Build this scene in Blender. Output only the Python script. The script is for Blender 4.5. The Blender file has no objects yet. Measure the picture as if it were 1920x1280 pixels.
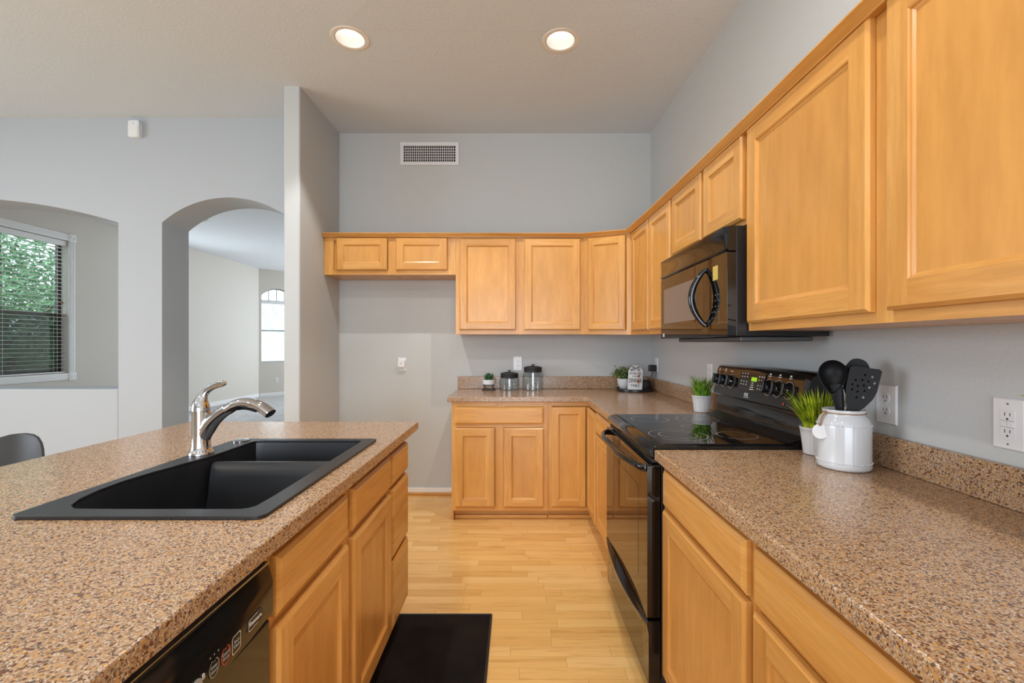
import bpy, bmesh, math, random
from mathutils import Matrix, Vector
random.seed(7)
PI = math.pi
SC = bpy.context.scene
COL = SC.collection

# ------------------------------------------------------------------ camera
H = 1.295
cam = bpy.data.cameras.new('camera')
cam.sensor_fit = 'HORIZONTAL'; cam.sensor_width = 36.0
cam.lens = 867.0 / 1920.0 * 36.0
cam.shift_x = -8.0 / 1920.0
cam.shift_y = 6.0 / 1920.0
cam.clip_start = 0.02; cam.clip_end = 200
co = bpy.data.objects.new('camera', cam)
co.location = (0, 0, H); co.rotation_euler = (PI / 2, 0, 0)
COL.objects.link(co); SC.camera = co

# ------------------------------------------------------------------ world, exposure
SC.view_settings.view_transform = 'Standard'
SC.view_settings.look = 'None'
SC.view_settings.gamma = 1.0
SC.view_settings.use_curve_mapping = False
SC.view_settings.exposure = 0.0
SC.cycles.use_denoising = True
SC.cycles.max_bounces = 10
SC.cycles.diffuse_bounces = 6
SC.cycles.glossy_bounces = 5
SC.cycles.transmission_bounces = 8
SC.cycles.transparent_max_bounces = 12
SC.cycles.sample_clamp_indirect = 6.0
SC.cycles.caustics_reflective = False
SC.cycles.caustics_refractive = False
wd = bpy.data.worlds.new('sky'); SC.world = wd; wd.use_nodes = True
bg = wd.node_tree.nodes['Background']
bg.inputs['Color'].default_value = (0.80, 0.90, 1.0, 1); bg.inputs['Strength'].default_value = 3.6

def area(name, loc, rot, sx, sy, watts, color=(1, 1, 1), shape='RECTANGLE', spread=180):
    l = bpy.data.lights.new(name, 'AREA'); l.shape = shape
    l.size = sx
    if shape in ('RECTANGLE', 'ELLIPSE'): l.size_y = sy
    l.energy = watts; l.color = color; l.spread = math.radians(spread)
    o = bpy.data.objects.new(name, l); o.location = loc; o.rotation_euler = rot
    COL.objects.link(o); return o
DAY = (0.84, 0.95, 1.09); WARM = (1.0, 0.97, 0.92)
# daylight at the patio door and breakfast window; great room ones added for light
area('patio_daylight', (-0.6, -4.02, 1.25), (-PI / 2, 0, PI), 3.2, 2.3, 108, DAY)
area('breakfast_daylight', (-6.02, 0.4, 1.6), (0, -PI / 2, 0), 1.7, 2.8, 105, DAY)
area('great_room_added_light', (-3.6, 13.6, 1.6), (-PI / 2, 0, 0), 3.0, 2.4, 240, DAY)  # added light at an unseen far window, brightens the great room
area('side_added_light', (-6.62, 8.25, 1.7), (0, -PI / 2, 0), 1.7, 1.2, 42, DAY)  # added light outside an unseen side window, stands in for nook daylight
# recessed lamps of the same ceiling that the frame does not show
for i, (x, y) in enumerate([(0.26, 1.15), (-0.99, 1.15), (0.26, -0.6), (-0.99, -0.6), (-3.2, 1.3), (-4.6, 1.3), (-3.2, -0.9)]):
    area('downlight', (x, y, 3.045), (0, 0, 0), 0.13, 0.13, 12, WARM, 'DISK')

# ------------------------------------------------------------------ helpers
WM = {}
def empty(name, loc, label, cat, group=None):
    o = bpy.data.objects.new(name, None); COL.objects.link(o)
    o.location = loc; o.empty_display_size = 0.05
    o['label'] = label; o['category'] = cat
    if group: o['group'] = group
    WM[o.name] = Matrix.Translation(Vector(loc)); return o
def struct_empty(name, loc):
    o = bpy.data.objects.new(name, None); COL.objects.link(o)
    o.location = loc; o['kind'] = 'structure'
    WM[o.name] = Matrix.Translation(Vector(loc)); return o
def tag(o, label=None, cat=None, group=None, kind=None):
    if label: o['label'] = label
    if cat: o['category'] = cat
    if group: o['group'] = group
    if kind: o['kind'] = kind
    return o
def mk(name, bm, mats, parent=None, bevel=0, seg=2, smooth=35, normals=True):
    if not isinstance(mats, (list, tuple)): mats = [mats]
    if parent is None:
        xs = [v.co for v in bm.verts]
        c = Vector(((min(v.x for v in xs) + max(v.x for v in xs)) / 2, (min(v.y for v in xs) + max(v.y for v in xs)) / 2, min(v.z for v in xs)))
        M = Matrix.Translation(c)
    else:
        M = WM[parent.name]
    bm.transform(M.inverted())
    if normals: bmesh.ops.recalc_face_normals(bm, faces=bm.faces[:])
    me = bpy.data.meshes.new(name); bm.to_mesh(me); bm.free()
    for m in mats: me.materials.append(m)
    if smooth:
        for p in me.polygons: p.use_smooth = True
        me.set_sharp_from_angle(angle=math.radians(smooth))
    o = bpy.data.objects.new(name, me); COL.objects.link(o)
    if parent is None: o.location = M.translation
    else: o.parent = parent
    WM[o.name] = M
    if bevel:
        b = o.modifiers.new('edge', 'BEVEL'); b.width = bevel; b.segments = seg
        b.harden_normals = bool(smooth); b.limit_method = 'ANGLE'; b.angle_limit = math.radians(40)
    return o
def BM(): return bmesh.new()
def frame(O, U, N):
    O, U, N = Vector(O), Vector(U).normalized(), Vector(N).normalized()
    return Matrix(((U.x, N.x, 0, O.x), (U.y, N.y, 0, O.y), (U.z, N.z, 1, O.z), (0, 0, 0, 1)))
I4 = Matrix.Identity(4)
def quadface(bm, vs, mat=0):
    try:
        f = bm.faces.new(vs); f.material_index = mat; return f
    except ValueError: return None
def box(bm, a0, a1, b0, b1, c0, c1, M=I4, mat=0):
    v = [bm.verts.new(M @ Vector((a, b, c))) for c in (c0, c1) for b in (b0, b1) for a in (a0, a1)]
    for f in ((0, 1, 3, 2), (4, 6, 7, 5), (0, 4, 5, 1), (2, 3, 7, 6), (0, 2, 6, 4), (1, 5, 7, 3)):
        quadface(bm, [v[i] for i in f], mat)
def loops(bm, rings, cap0=True, cap1=True, mat=0):
    vr = [[bm.verts.new(p) for p in r] for r in rings]
    n = len(vr[0])
    for a, b in zip(vr, vr[1:]):
        for i in range(n):
            quadface(bm, (a[i], a[(i + 1) % n], b[(i + 1) % n], b[i]), mat)
    if cap0: quadface(bm, vr[0][::-1], mat)
    if cap1: quadface(bm, vr[-1], mat)
    return vr
def lathe(bm, prof, c, n=32, M=I4, mod=None, cap0=True, cap1=True, mat=0):
    rings = []
    for k, (r, z) in enumerate(prof):
        ring = []
        for i in range(n):
            a = 2 * PI * i / n
            rr = max(r, 1e-5) if mod is None else max(mod(r, a, k), 1e-5)
            ring.append(M @ Vector((c[0] + rr * math.cos(a), c[1] + rr * math.sin(a), c[2] + z)))
        rings.append(ring)
    return loops(bm, rings, cap0, cap1, mat)
def sweep(bm, pts, rad, n=12, M=I4, up=(0, 0, 1), cap=True, mat=0):
    pts = [Vector(p) for p in pts]
    rings = []; ref = Vector(up)
    for i, p in enumerate(pts):
        t = (pts[min(i + 1, len(pts) - 1)] - pts[max(i - 1, 0)]).normalized()
        s = t.cross(ref)
        if s.length < 1e-4: s = t.cross(Vector((1, 0, 0.01)))
        s.normalize(); u = s.cross(t).normalized(); ref = u
        r = rad[i] if isinstance(rad, (list, tuple)) else rad
        ra, rb = r if isinstance(r, (list, tuple)) else (r, r)
        rings.append([M @ (p + s * ra * math.cos(2 * PI * k / n) + u * rb * math.sin(2 * PI * k / n)) for k in range(n)])
    return loops(bm, rings, cap, cap, mat)
def bez(p0, p1, p2, p3, n=12):
    p0, p1, p2, p3 = map(Vector, (p0, p1, p2, p3)); out = []
    for i in range(n + 1):
        t = i / n; s = 1 - t
        out.append(p0 * s ** 3 + p1 * 3 * s * s * t + p2 * 3 * s * t * t + p3 * t ** 3)
    return out
def lerp(a, b, t): return a + (b - a) * t
def fill_poly(bm, loops2d, M, n0, n1):
    """prism of a 2-D outline with holes: loops of (u, z) between n0 and n1 of the frame M"""
    edges = []
    for lp in loops2d:
        vs = [bm.verts.new(M @ Vector((u, n0, z))) for u, z in lp]
        for i in range(len(vs)): edges.append(bm.edges.new((vs[i], vs[(i + 1) % len(vs)])))
    r = bmesh.ops.triangle_fill(bm, use_beauty=True, use_dissolve=False, edges=edges)
    fs = [g for g in r['geom'] if isinstance(g, bmesh.types.BMFace)]
    e = bmesh.ops.extrude_face_region(bm, geom=fs, use_keep_orig=True)
    d = (M.to_3x3() @ Vector((0, n1 - n0, 0)))
    bmesh.ops.translate(bm, vec=d, verts=[g for g in e['geom'] if isinstance(g, bmesh.types.BMVert)])
def rect(u0, u1, z0, z1): return [(u0, z0), (u1, z0), (u1, z1), (u0, z1)]
def rrect(u0, u1, z0, z1, r, n=6):
    out = []
    for cx, cz, a0 in ((u1 - r, z1 - r, 0), (u0 + r, z1 - r, PI / 2), (u0 + r, z0 + r, PI), (u1 - r, z0 + r, 1.5 * PI)):
        for k in range(n + 1):
            a = a0 + PI / 2 * k / n; out.append((cx + r * math.cos(a), cz + r * math.sin(a)))
    return out
def text(name, s, M, size, mat, parent, sx=1.0, ext=0.0004, bold=0.0):
    c = bpy.data.curves.new(name, 'FONT'); c.body = s; c.size = size; c.extrude = ext; c.offset = bold
    c.align_x = 'CENTER'; c.align_y = 'CENTER'
    o = bpy.data.objects.new('tmp_text', c)
    me = bpy.data.meshes.new_from_object(o)
    bm = BM(); bm.from_mesh(me); bm.transform(M @ Matrix.Diagonal((sx, 1, 1, 1)))
    bpy.data.objects.remove(o); bpy.data.curves.remove(c); bpy.data.meshes.remove(me)
    return mk(name, bm, mat, parent, smooth=0)
def tmat(O, right, upv):
    r, u = Vector(right).normalized(), Vector(upv).normalized(); n = r.cross(u)
    return Matrix(((r.x, u.x, n.x, O[0]), (r.y, u.y, n.y, O[1]), (r.z, u.z, n.z, O[2]), (0, 0, 0, 1)))

# ------------------------------------------------------------------ materials
def S(r, g, b):
    f = lambda c: (c / 255 / 12.92) if c / 255 <= 0.04045 else ((c / 255 + 0.055) / 1.055) ** 2.4
    return (f(r), f(g), f(b), 1)
def mat(name, color, rough=0.5, metal=0.0, spec=0.5, **kw):
    m = bpy.data.materials.new(name); m.use_nodes = True
    b = m.node_tree.nodes['Principled BSDF']
    b.inputs['Base Color'].default_value = color if len(color) == 4 else (*color, 1)
    b.inputs['Roughness'].default_value = rough; b.inputs['Metallic'].default_value = metal
    b.inputs['Specular IOR Level'].default_value = spec
    for k, v in kw.items(): b.inputs[k.replace('_', ' ')].default_value = v
    return m
class NT:
    def __init__(s, m): s.t = m.node_tree; s.b = s.t.nodes['Principled BSDF']
    def n(s, typ, **kw):
        n = s.t.nodes.new(typ)
        for k, v in kw.items(): setattr(n, k, v)
        return n
    def l(s, a, b): s.t.links.new(a, b)
    def coord(s, scale=(1, 1, 1), kind='Object', rand=0.0):
        tc = s.n('ShaderNodeTexCoord'); mp = s.n('ShaderNodeMapping')
        mp.inputs['Scale'].default_value = scale
        s.l(tc.outputs[kind], mp.inputs['Vector'])
        if rand:
            oi = s.n('ShaderNodeObjectInfo'); mu = s.n('ShaderNodeMath', operation='MULTIPLY'); mu.inputs[1].default_value = rand
            s.l(oi.outputs['Random'], mu.inputs[0])
            s.l(mu.outputs[0], mp.inputs['Location'])
        return mp.outputs['Vector']
    def noise(s, v, scale, detail=3, rough=0.55, dist=0.0):
        n = s.n('ShaderNodeTexNoise'); n.inputs['Scale'].default_value = scale; n.inputs['Detail'].default_value = detail
        n.inputs['Roughness'].default_value = rough; n.inputs['Distortion'].default_value = dist
        s.l(v, n.inputs['Vector']); return n.outputs['Fac']
    def ramp(s, f, stops, interp='LINEAR'):
        r = s.n('ShaderNodeValToRGB'); r.color_ramp.interpolation = interp
        el = r.color_ramp.elements
        while len(el) > 1: el.remove(el[-1])
        el[0].position, el[0].color = stops[0]
        for p, c in stops[1:]:
            e = el.new(p); e.color = c
        s.l(f, r.inputs['Fac']); return r.outputs['Color']
    def mix(s, f, a, b, mode='MIX'):
        m = s.n('ShaderNodeMix', data_type='RGBA', blend_type=mode)
        if isinstance(f, (int, float)): m.inputs['Factor'].default_value = f
        else: s.l(f, m.inputs['Factor'])
        for x, k in ((a, 'A'), (b, 'B')):
            i = [q for q in m.inputs if q.name == k and q.type == 'RGBA'][0]
            if isinstance(x, tuple): i.default_value = x
            else: s.l(x, i)
        return [q for q in m.outputs if q.type == 'RGBA'][0]
    def math(s, op, a, b=None):
        m = s.n('ShaderNodeMath', operation=op)
        for i, x in enumerate((a, b)):
            if x is None: continue
            if isinstance(x, (int, float)): m.inputs[i].default_value = x
            else: s.l(x, m.inputs[i])
        return m.outputs[0]
    def bump(s, h, strength=0.2, dist=0.002):
        b = s.n('ShaderNodeBump'); b.inputs['Strength'].default_value = strength; b.inputs['Distance'].default_value = dist
        s.l(h, b.inputs['Height']); s.l(b.outputs['Normal'], s.b.inputs['Normal'])

def wood(name, sc, dark, mid, light, rough=0.27):
    m = mat(name, mid, rough, spec=0.45); t = NT(m)
    v = t.coord(sc, rand=37.0)
    big = t.noise(v, 1.0, 3, 0.6, 0.8); fine = t.noise(v, 7.0, 4, 0.65)
    c = t.ramp(big, [(0.25, dark), (0.5, mid), (0.72, light)])
    f = t.ramp(fine, [(0.3, (0.87, 0.85, 0.82, 1)), (0.65, (1.04, 1.04, 1.05, 1))])
    c = t.mix(1.0, c, f, 'MULTIPLY')
    oi = t.n('ShaderNodeObjectInfo')
    tint = t.ramp(oi.outputs['Random'], [(0, (0.95, 0.94, 0.92, 1)), (1, (1.03, 1.03, 1.03, 1))])
    c = t.mix(1.0, c, tint, 'MULTIPLY')
    t.l(c, t.b.inputs['Base Color']); return m
WD, WMID, WL = S(192, 134, 66), S(205, 149, 78), S(215, 163, 93)
wood_v = wood('maple_vertical', (9, 9, 0.9), WD, WMID, WL)
wood_h = wood('maple_horizontal', (1.0, 1.0, 14), WD, WMID, WL)
wood_p = wood('maple_panel', (3.2, 3.2, 0.6), S(199, 142, 72), S(205, 149, 78), S(210, 156, 86))
wood_d = mat('maple_inside', S(170, 118, 62), 0.5)

def floor_mat():
    m = mat('maple_strip_floor', S(222, 178, 112), 0.24, spec=0.5); t = NT(m)
    tc = t.n('ShaderNodeTexCoord'); sp = t.n('ShaderNodeSeparateXYZ'); t.l(tc.outputs['Object'], sp.inputs[0])
    row = t.math('FLOOR', t.math('DIVIDE', sp.outputs['Y'], 0.066))
    fy = t.math('FRACT', t.math('DIVIDE', sp.outputs['Y'], 0.066))
    w1 = t.n('ShaderNodeTexWhiteNoise', noise_dimensions='1D'); t.l(row, w1.inputs['W'])
    xs = t.math('ADD', t.math('DIVIDE', sp.outputs['X'], 0.42), t.math('MULTIPLY', w1.outputs['Value'], 9.0))
    cell = t.math('FLOOR', xs); fx = t.math('FRACT', xs)
    cb = t.n('ShaderNodeCombineXYZ'); t.l(cell, cb.inputs[0]); t.l(row, cb.inputs[1])
    w2 = t.n('ShaderNodeTexWhiteNoise', noise_dimensions='2D'); t.l(cb.outputs[0], w2.inputs['Vector'])
    base = t.ramp(w2.outputs['Value'], [(0, S(214, 166, 98)), (0.25, S(221, 175, 107)), (0.7, S(226, 182, 115)), (1, S(231, 190, 127))])
    mp = t.n('ShaderNodeMapping'); mp.inputs['Scale'].default_value = (2.2, 26, 1); t.l(tc.outputs['Object'], mp.inputs['Vector'])
    ad = t.n('ShaderNodeVectorMath', operation='ADD'); t.l(mp.outputs[0], ad.inputs[0])
    sc = t.n('ShaderNodeVectorMath', operation='SCALE'); t.l(w2.outputs['Color'], sc.inputs[0]); sc.inputs['Scale'].default_value = 40
    t.l(sc.outputs[0], ad.inputs[1])
    g = t.noise(ad.outputs[0], 1.6, 4, 0.6, 0.6)
    gr = t.ramp(g, [(0.28, (0.80, 0.72, 0.60, 1)), (0.45, (0.98, 0.97, 0.95, 1)), (0.7, (1.05, 1.05, 1.05, 1))])
    c = t.mix(1.0, base, gr, 'MULTIPLY')
    seam = t.math('MAXIMUM', t.math('LESS_THAN', fy, 0.016), t.math('LESS_THAN', fx, 0.004))
    c = t.mix(t.math('MULTIPLY', seam, 0.5), c, S(120, 80, 40))
    t.l(c, t.b.inputs['Base Color']); return m
floor_m = floor_mat()

def granite():
    m = mat('speckled_stone', S(180, 150, 125), 0.2, spec=0.5); t = NT(m)
    v = t.coord()
    def vor(scale):
        n = t.n('ShaderNodeTexVoronoi'); n.inputs['Scale'].default_value = scale; t.l(v, n.inputs['Vector'])
        s = t.n('ShaderNodeSeparateColor'); t.l(n.outputs['Color'], s.inputs[0]); return s
    a = vor(430); b = vor(250)
    st = [(0.0, S(88, 66, 54)), (0.07, S(146, 108, 78)), (0.22, S(176, 142, 110)), (0.42, S(194, 160, 120)), (0.62, S(186, 162, 140)), (0.82, S(216, 202, 186)), (0.95, S(132, 124, 118))]
    c1 = t.ramp(a.outputs[0], st, 'CONSTANT')
    c2 = t.ramp(b.outputs[0], [(0.0, S(112, 74, 54)), (0.3, S(206, 162, 104)), (0.62, S(198, 172, 146)), (0.85, S(98, 88, 84))], 'CONSTANT')
    f = t.math('GREATER_THAN', b.outputs[1], 0.80)
    c = t.mix(1.0, t.mix(f, c1, c2), (0.78, 0.72, 0.65, 1), 'MULTIPLY')
    t.l(c, t.b.inputs['Base Color'])
    t.bump(t.noise(v, 300, 2), 0.06, 0.001); return m
granite_m = granite()

def paint(name, c, bump=0.25, sc=90):
    m = mat(name, c, 0.75, spec=0.3); t = NT(m)
    v = t.coord(); t.bump(t.noise(v, sc, 4, 0.6), bump, 0.003); return m
wall_m = paint('wall_paint_grey', S(188, 191, 191))
wall_w = paint('wall_paint_white', S(174, 179, 184))
wall_tan = paint('wall_paint_tan', S(206, 200, 190))
ceil_m = paint('ceiling_paint', S(206, 213, 220), 0.4, 60)
ceil_w = paint('ceiling_paint_white', S(215, 216, 218), 0.3, 60)
white_trim = mat('white_trim', S(232, 232, 230), 0.35)
def carpet():
    m = mat('carpet_grey', S(190, 188, 186), 0.95, spec=0.1); t = NT(m)
    v = t.coord(); n = t.noise(v, 9, 5, 0.7)
    t.l(t.ramp(n, [(0.3, S(176, 173, 170)), (0.7, S(205, 203, 201))]), t.b.inputs['Base Color'])
    t.bump(t.noise(v, 220, 3), 0.8, 0.01); return m
carpet_m = carpet()
black_gloss = mat('black_gloss_enamel', (0.006, 0.006, 0.006), 0.08, spec=0.6)
black_glass = mat('black_glass', (0.004, 0.004, 0.004), 0.02, spec=0.75)
black_satin = mat('black_satin_plastic', (0.012, 0.012, 0.013), 0.32)
black_matte = mat('black_matte', (0.013, 0.013, 0.014), 0.55)
nylon = mat('black_nylon', (0.009, 0.009, 0.010), 0.5, spec=0.22)
dark_grey = mat('dark_grey_metal', (0.10, 0.10, 0.105), 0.4, metal=0.5)
chrome = mat('chrome', (0.60, 0.60, 0.62), 0.05, metal=1.0)
steel = mat('brushed_steel', (0.55, 0.55, 0.56), 0.28, metal=1.0)
plastic_w = mat('white_plastic', S(222, 223, 225), 0.3)
plastic_s = mat('outlet_slot', S(60, 58, 55), 0.6)
ceramic = mat('white_glazed_ceramic', S(204, 207, 210), 0.14, spec=0.6)
ceramic_m = mat('white_matte_ceramic', S(208, 209, 211), 0.45)
mark_w = mat('printed_white', S(215, 215, 212), 0.4)
mark_g = mat('printed_grey', S(150, 146, 142), 0.4)
mark_r = mat('printed_red', S(225, 70, 50), 0.4)
ring_m = mat('burner_ring', S(150, 150, 152), 0.3)
twine = mat('twine', S(150, 116, 80), 0.9)
bead = mat('wooden_bead', S(150, 98, 52), 0.6)
can_white = mat('lamp_baffle_white', S(222, 220, 215), 0.4)
can_trim = mat('lamp_trim_beige', S(226, 218, 208), 0.5)
blind_m = mat('white_blind', S(226, 226, 224), 0.5)
bronze = mat('bronze_window_frame', S(58, 46, 38), 0.45)
soil = mat('dark_soil', S(50, 38, 28), 0.9)
def sink_mat():
    m = mat('black_composite', (0.012, 0.013, 0.016), 0.34, spec=0.55); t = NT(m)
    t.bump(t.noise(t.coord(), 500, 2), 0.12, 0.0006); return m
sink_m = sink_mat()
def mat_rug():
    m = mat('black_rug_pile', (0.012, 0.010, 0.009), 0.95, spec=0.05); t = NT(m)
    v = t.coord((1, 1, 1)); n = t.noise(v, 3.5, 3)
    w = t.n('ShaderNodeTexWave', wave_type='BANDS', bands_direction='DIAGONAL'); w.inputs['Scale'].default_value = 4; w.inputs['Distortion'].default_value = 0.6
    t.l(v, w.inputs['Vector'])
    c = t.ramp(n, [(0.35, (0.010, 0.009, 0.009, 1)), (0.75, (0.026, 0.017, 0.012, 1))])
    t.l(c, t.b.inputs['Base Color'])
    t.bump(t.math('ADD', t.noise(v, 350, 2), t.math('MULTIPLY', w.outputs['Fac'], 1.5)), 0.6, 0.004); return m
rug_m = mat_rug()
def leaf(name, a, b, c):
    m = mat(name, b, 0.5, spec=0.3); t = NT(m)
    n = t.noise(t.coord(), 38, 2)
    t.l(t.ramp(n, [(0.3, a), (0.5, b), (0.7, c)]), t.b.inputs['Base Color']); return m
grass_a = leaf('artificial_grass', S(60, 100, 26), S(104, 148, 40), S(158, 186, 64))
grass_b = leaf('artificial_grass_yellow', S(96, 122, 18), S(150, 172, 28), S(196, 206, 56))
bush_m = leaf('small_leaves', S(44, 68, 30), S(88, 116, 58), S(150, 168, 104))
succ_m = leaf('succulent_leaves', S(18, 48, 30), S(28, 74, 40), S(60, 104, 60))
tree_m = leaf('tree_leaves', S(52, 92, 66), S(104, 152, 104), S(178, 208, 164))
bark = mat('bark', S(88, 72, 60), 0.9)
def glass(name, tint=(1, 1, 1), f0=0.04, f1=0.55):
    m = bpy.data.materials.new(name); m.use_nodes = True; t = m.node_tree
    t.nodes.remove(t.nodes['Principled BSDF'])
    out = t.nodes['Material Output']
    tr = t.nodes.new('ShaderNodeBsdfTransparent'); gl = t.nodes.new('ShaderNodeBsdfGlossy'); lw = t.nodes.new('ShaderNodeLayerWeight'); mx = t.nodes.new('ShaderNodeMixShader')
    pw = t.nodes.new('ShaderNodeMath'); pw.operation = 'POWER'; pw.inputs[1].default_value = 3.5
    ma = t.nodes.new('ShaderNodeMath'); ma.operation = 'MULTIPLY_ADD'; ma.inputs[1].default_value = f1; ma.inputs[2].default_value = f0
    lw.inputs['Blend'].default_value = 0.5
    tr.inputs[0].default_value = (*tint, 1); gl.inputs['Roughness'].default_value = 0.02
    t.links.new(lw.outputs['Facing'], pw.inputs[0]); t.links.new(pw.outputs[0], ma.inputs[0]); t.links.new(ma.outputs[0], mx.inputs[0])
    t.links.new(tr.outputs[0], mx.inputs[1]); t.links.new(gl.outputs[0], mx.inputs[2])
    t.links.new(mx.outputs[0], out.inputs['Surface']); return m
pane_m = glass('window_pane', (0.92, 0.97, 0.96))
jar_m = glass('jar_glass', (0.95, 0.97, 0.975), 0.05, 0.5)
screen_m = glass('insect_screen_mesh', (0.40, 0.42, 0.42), 0.0, 0.05)
def emis(name, c, s):
    m = mat(name, c, 0.5); b = m.node_tree.nodes['Principled BSDF']
    b.inputs['Emission Color'].default_value = c; b.inputs['Emission Strength'].default_value = s; return m
lamp_e = emis('lamp_lens', (1, 0.97, 0.93, 1), 2.6)
lcd = emis('green_display', S(150, 205, 30), 0.55)

# ================================================================== SETTING
FB = frame((0, 4.01, 0), (1, 0, 0), (0, -1, 0))      # back wall: u = x, n toward the room
FR = frame((1.165, 0, 0), (0, 1, 0), (-1, 0, 0))     # right wall: u = y
YL, YLB = 3.736, 4.04                                # arch wall, front and back face
CZ = 3.126
GZ = 3.19
GX = -6.4

def structure(name, bm, m, bevel=0, seg=3, smooth=35):
    o = mk(name, bm, m, None, bevel, seg, smooth); o['kind'] = 'structure'; return o
bm = BM(); box(bm, -6.0, 1.165, -4.0, YL, -0.05, 0); box(bm, -1.78, 1.165, YL, 4.01, -0.05, 0); structure('floor', bm, floor_m)
bm = BM(); box(bm, -6.4, -1.3, YL, 14.0, -0.051, -0.004); structure('floor_carpet', bm, carpet_m)
bm = BM(); box(bm, -1.65, 1.285, 4.01, 4.13, 0, 3.4); structure('wall_back', bm, wall_m)
bm = BM(); box(bm, 1.165, 1.285, -4.12, 4.01, 0, 3.4); structure('wall_right', bm, wall_m)
bm = BM(); box(bm, -1.65, -1.535, 3.278, 4.01, 0, 3.32); structure('wall_partition', bm, wall_m, bevel=0.012)

# arch wall with the pass-through and the doorway
def arc(x0, x1, zs, zp, n=28):
    hw = (x1 - x0) / 2; cx = (x0 + x1) / 2; r = zp - zs; R = (hw * hw + r * r) / (2 * r); cz = zp - R
    a = math.asin(hw / R)
    return [(cx + R * math.sin(lerp(a, -a, i / n)), cz + R * math.cos(lerp(a, -a, i / n))) for i in range(n + 1)]
FL = frame((0, YL, 0), (1, 0, 0), (0, -1, 0))
door_arc = arc(-2.862, -1.79, 2.282, 2.484)
outer = [(-6.4, 0), (-2.862, 0)] + door_arc[::-1] + [(-1.79, 0), (-1.652, 0), (-1.652, 3.4), (-6.4, 3.4)]
pass_arc = arc(-5.85, -3.215, 2.282, 2.480)
hole = [(-5.85, 0.937), (-3.215, 0.937)] + pass_arc
bm = BM(); fill_poly(bm, [outer, hole], FL, 0, -(YLB - YL)); structure('wall_left', bm, wall_w)
bm = BM(); box(bm, -5.9, -3.218, YL - 0.003, YL, 0.0, 0.934); structure('wall_left_lower', bm, wall_w)

# kitchen ceiling with openings for the two recessed lamps
LAMPS = [(0.264, 2.76), (-0.994, 2.765)]
def cz_at(x, y):
    k = max(0.0, min(1.0, (4.01 - y) / 1.5)); j = max(0.0, min(1.0, (x + 0.3) / 1.46))
    return CZ - 0.05 * k * j
bm = BM()
MC = Matrix(((1, 0, 0, 0), (0, 0, 1, 0), (0, 1, 0, CZ), (0, 0, 0, 1)))
out = [(-6.12, -4.12), (-0.3, -4.12), (1.165, -4.12), (1.165, 0.5), (1.165, 2.4), (1.165, 3.2), (1.165, 4.01), (-0.3, 4.01), (-1.535, 4.01), (-1.535, YL), (-6.12, YL)]
circ = [[(x + 0.09 * math.cos(2 * PI * i / 40), y + 0.09 * math.sin(2 * PI * i / 40)) for i in range(40)] for x, y in LAMPS]
fill_poly(bm, [out] + circ, MC, 0, 0.2)
for v in bm.verts: v.co.z += cz_at(v.co.x, v.co.y) - CZ
structure('ceiling', bm, ceil_m, smooth=0)
# rooms behind and to the left
def room_wall(name, F, outer, holes, th, m): 
    bm = BM(); fill_poly(bm, [outer] + holes, F, 0, -th); return structure(name, bm, m)
room_wall('wall_front', frame((0, -4.0, 0), (1, 0, 0), (0, 1, 0)), rect(-6.12, 1.285, 0, 3.4), [rect(-2.2, 1.0, 0.06, 2.4)], 0.12, wall_m)
room_wall('wall_west', frame((-6.0, 0, 0), (0, 1, 0), (1, 0, 0)), rect(-4.12, YL, 0, 3.4), [rect(-1.0, 1.8, 0.75, 2.45)], 0.12, wall_m)
NW = (4.95, 6.605, 0.89, 2.775)       # nook window opening (y0, y1, z0, z1)
FG = frame((GX, 0, 0), (0, 1, 0), (1, 0, 0))
room_wall('wall_far_left', FG, rect(YLB, 11.49, 0, 3.4), [rect(*NW), rect(7.6, 8.9, 0.89, 2.6)], 0.16, wall_tan)  # second opening is unseen, added to let the side light in
FD = frame((GX, 11.49, 0), (1, 1, 0), (1, -1, 0))     # wall at 45 degrees with the arched window
s2 = math.sqrt(2); BU0, BU1 = 0.0445 * s2, 0.58 * s2
bay_arc = arc(BU0, BU1, 2.535, 2.72, 16)
room_wall('wall_bay', FD, rect(0, 2.8, 0, 3.4), [[(BU0, 0.856), (BU1, 0.856)] + bay_arc], 0.14, wall_tan)
room_wall('wall_far', frame((0, 13.47, 0), (1, 0, 0), (0, -1, 0)), rect(-4.42, -1.2, 0, 3.4), [rect(-4.2, -1.9, 0.5, 2.6)], 0.14, wall_tan)  # unseen opening, added for the great room light
bm = BM(); box(bm, -1.535, -1.4, 4.131, 13.6, 0, 3.4); structure('wall_far_right', bm, wall_tan)
bm = BM(); box(bm, -6.6, -1.3, YLB + 0.001, 13.8, GZ, GZ + 0.1); structure('ceiling_great_room', bm, ceil_w)
# baseboards
bm = BM(); box(bm, -1.533, -0.48, 3.994, 4.009, 0.018, 0.058); o = structure('baseboard_back', bm, white_trim, bevel=0.004)
bm = BM(); box(bm, -1.533, -0.48, 3.975, 4.009, 0.0, 0.018); o = structure('trim_1', bm, wood_h, bevel=0.006)
bm = BM(); box(bm, GX + 0.001, GX + 0.016, YLB + 0.01, 11.48, -0.004, 0.085); structure('baseboard_left', bm, white_trim, bevel=0.004)
bm = BM(); box(bm, 0.02, 2.7, 0.001, 0.016, -0.004, 0.085, FD); structure('baseboard_bay', bm, white_trim, bevel=0.004)

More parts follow.
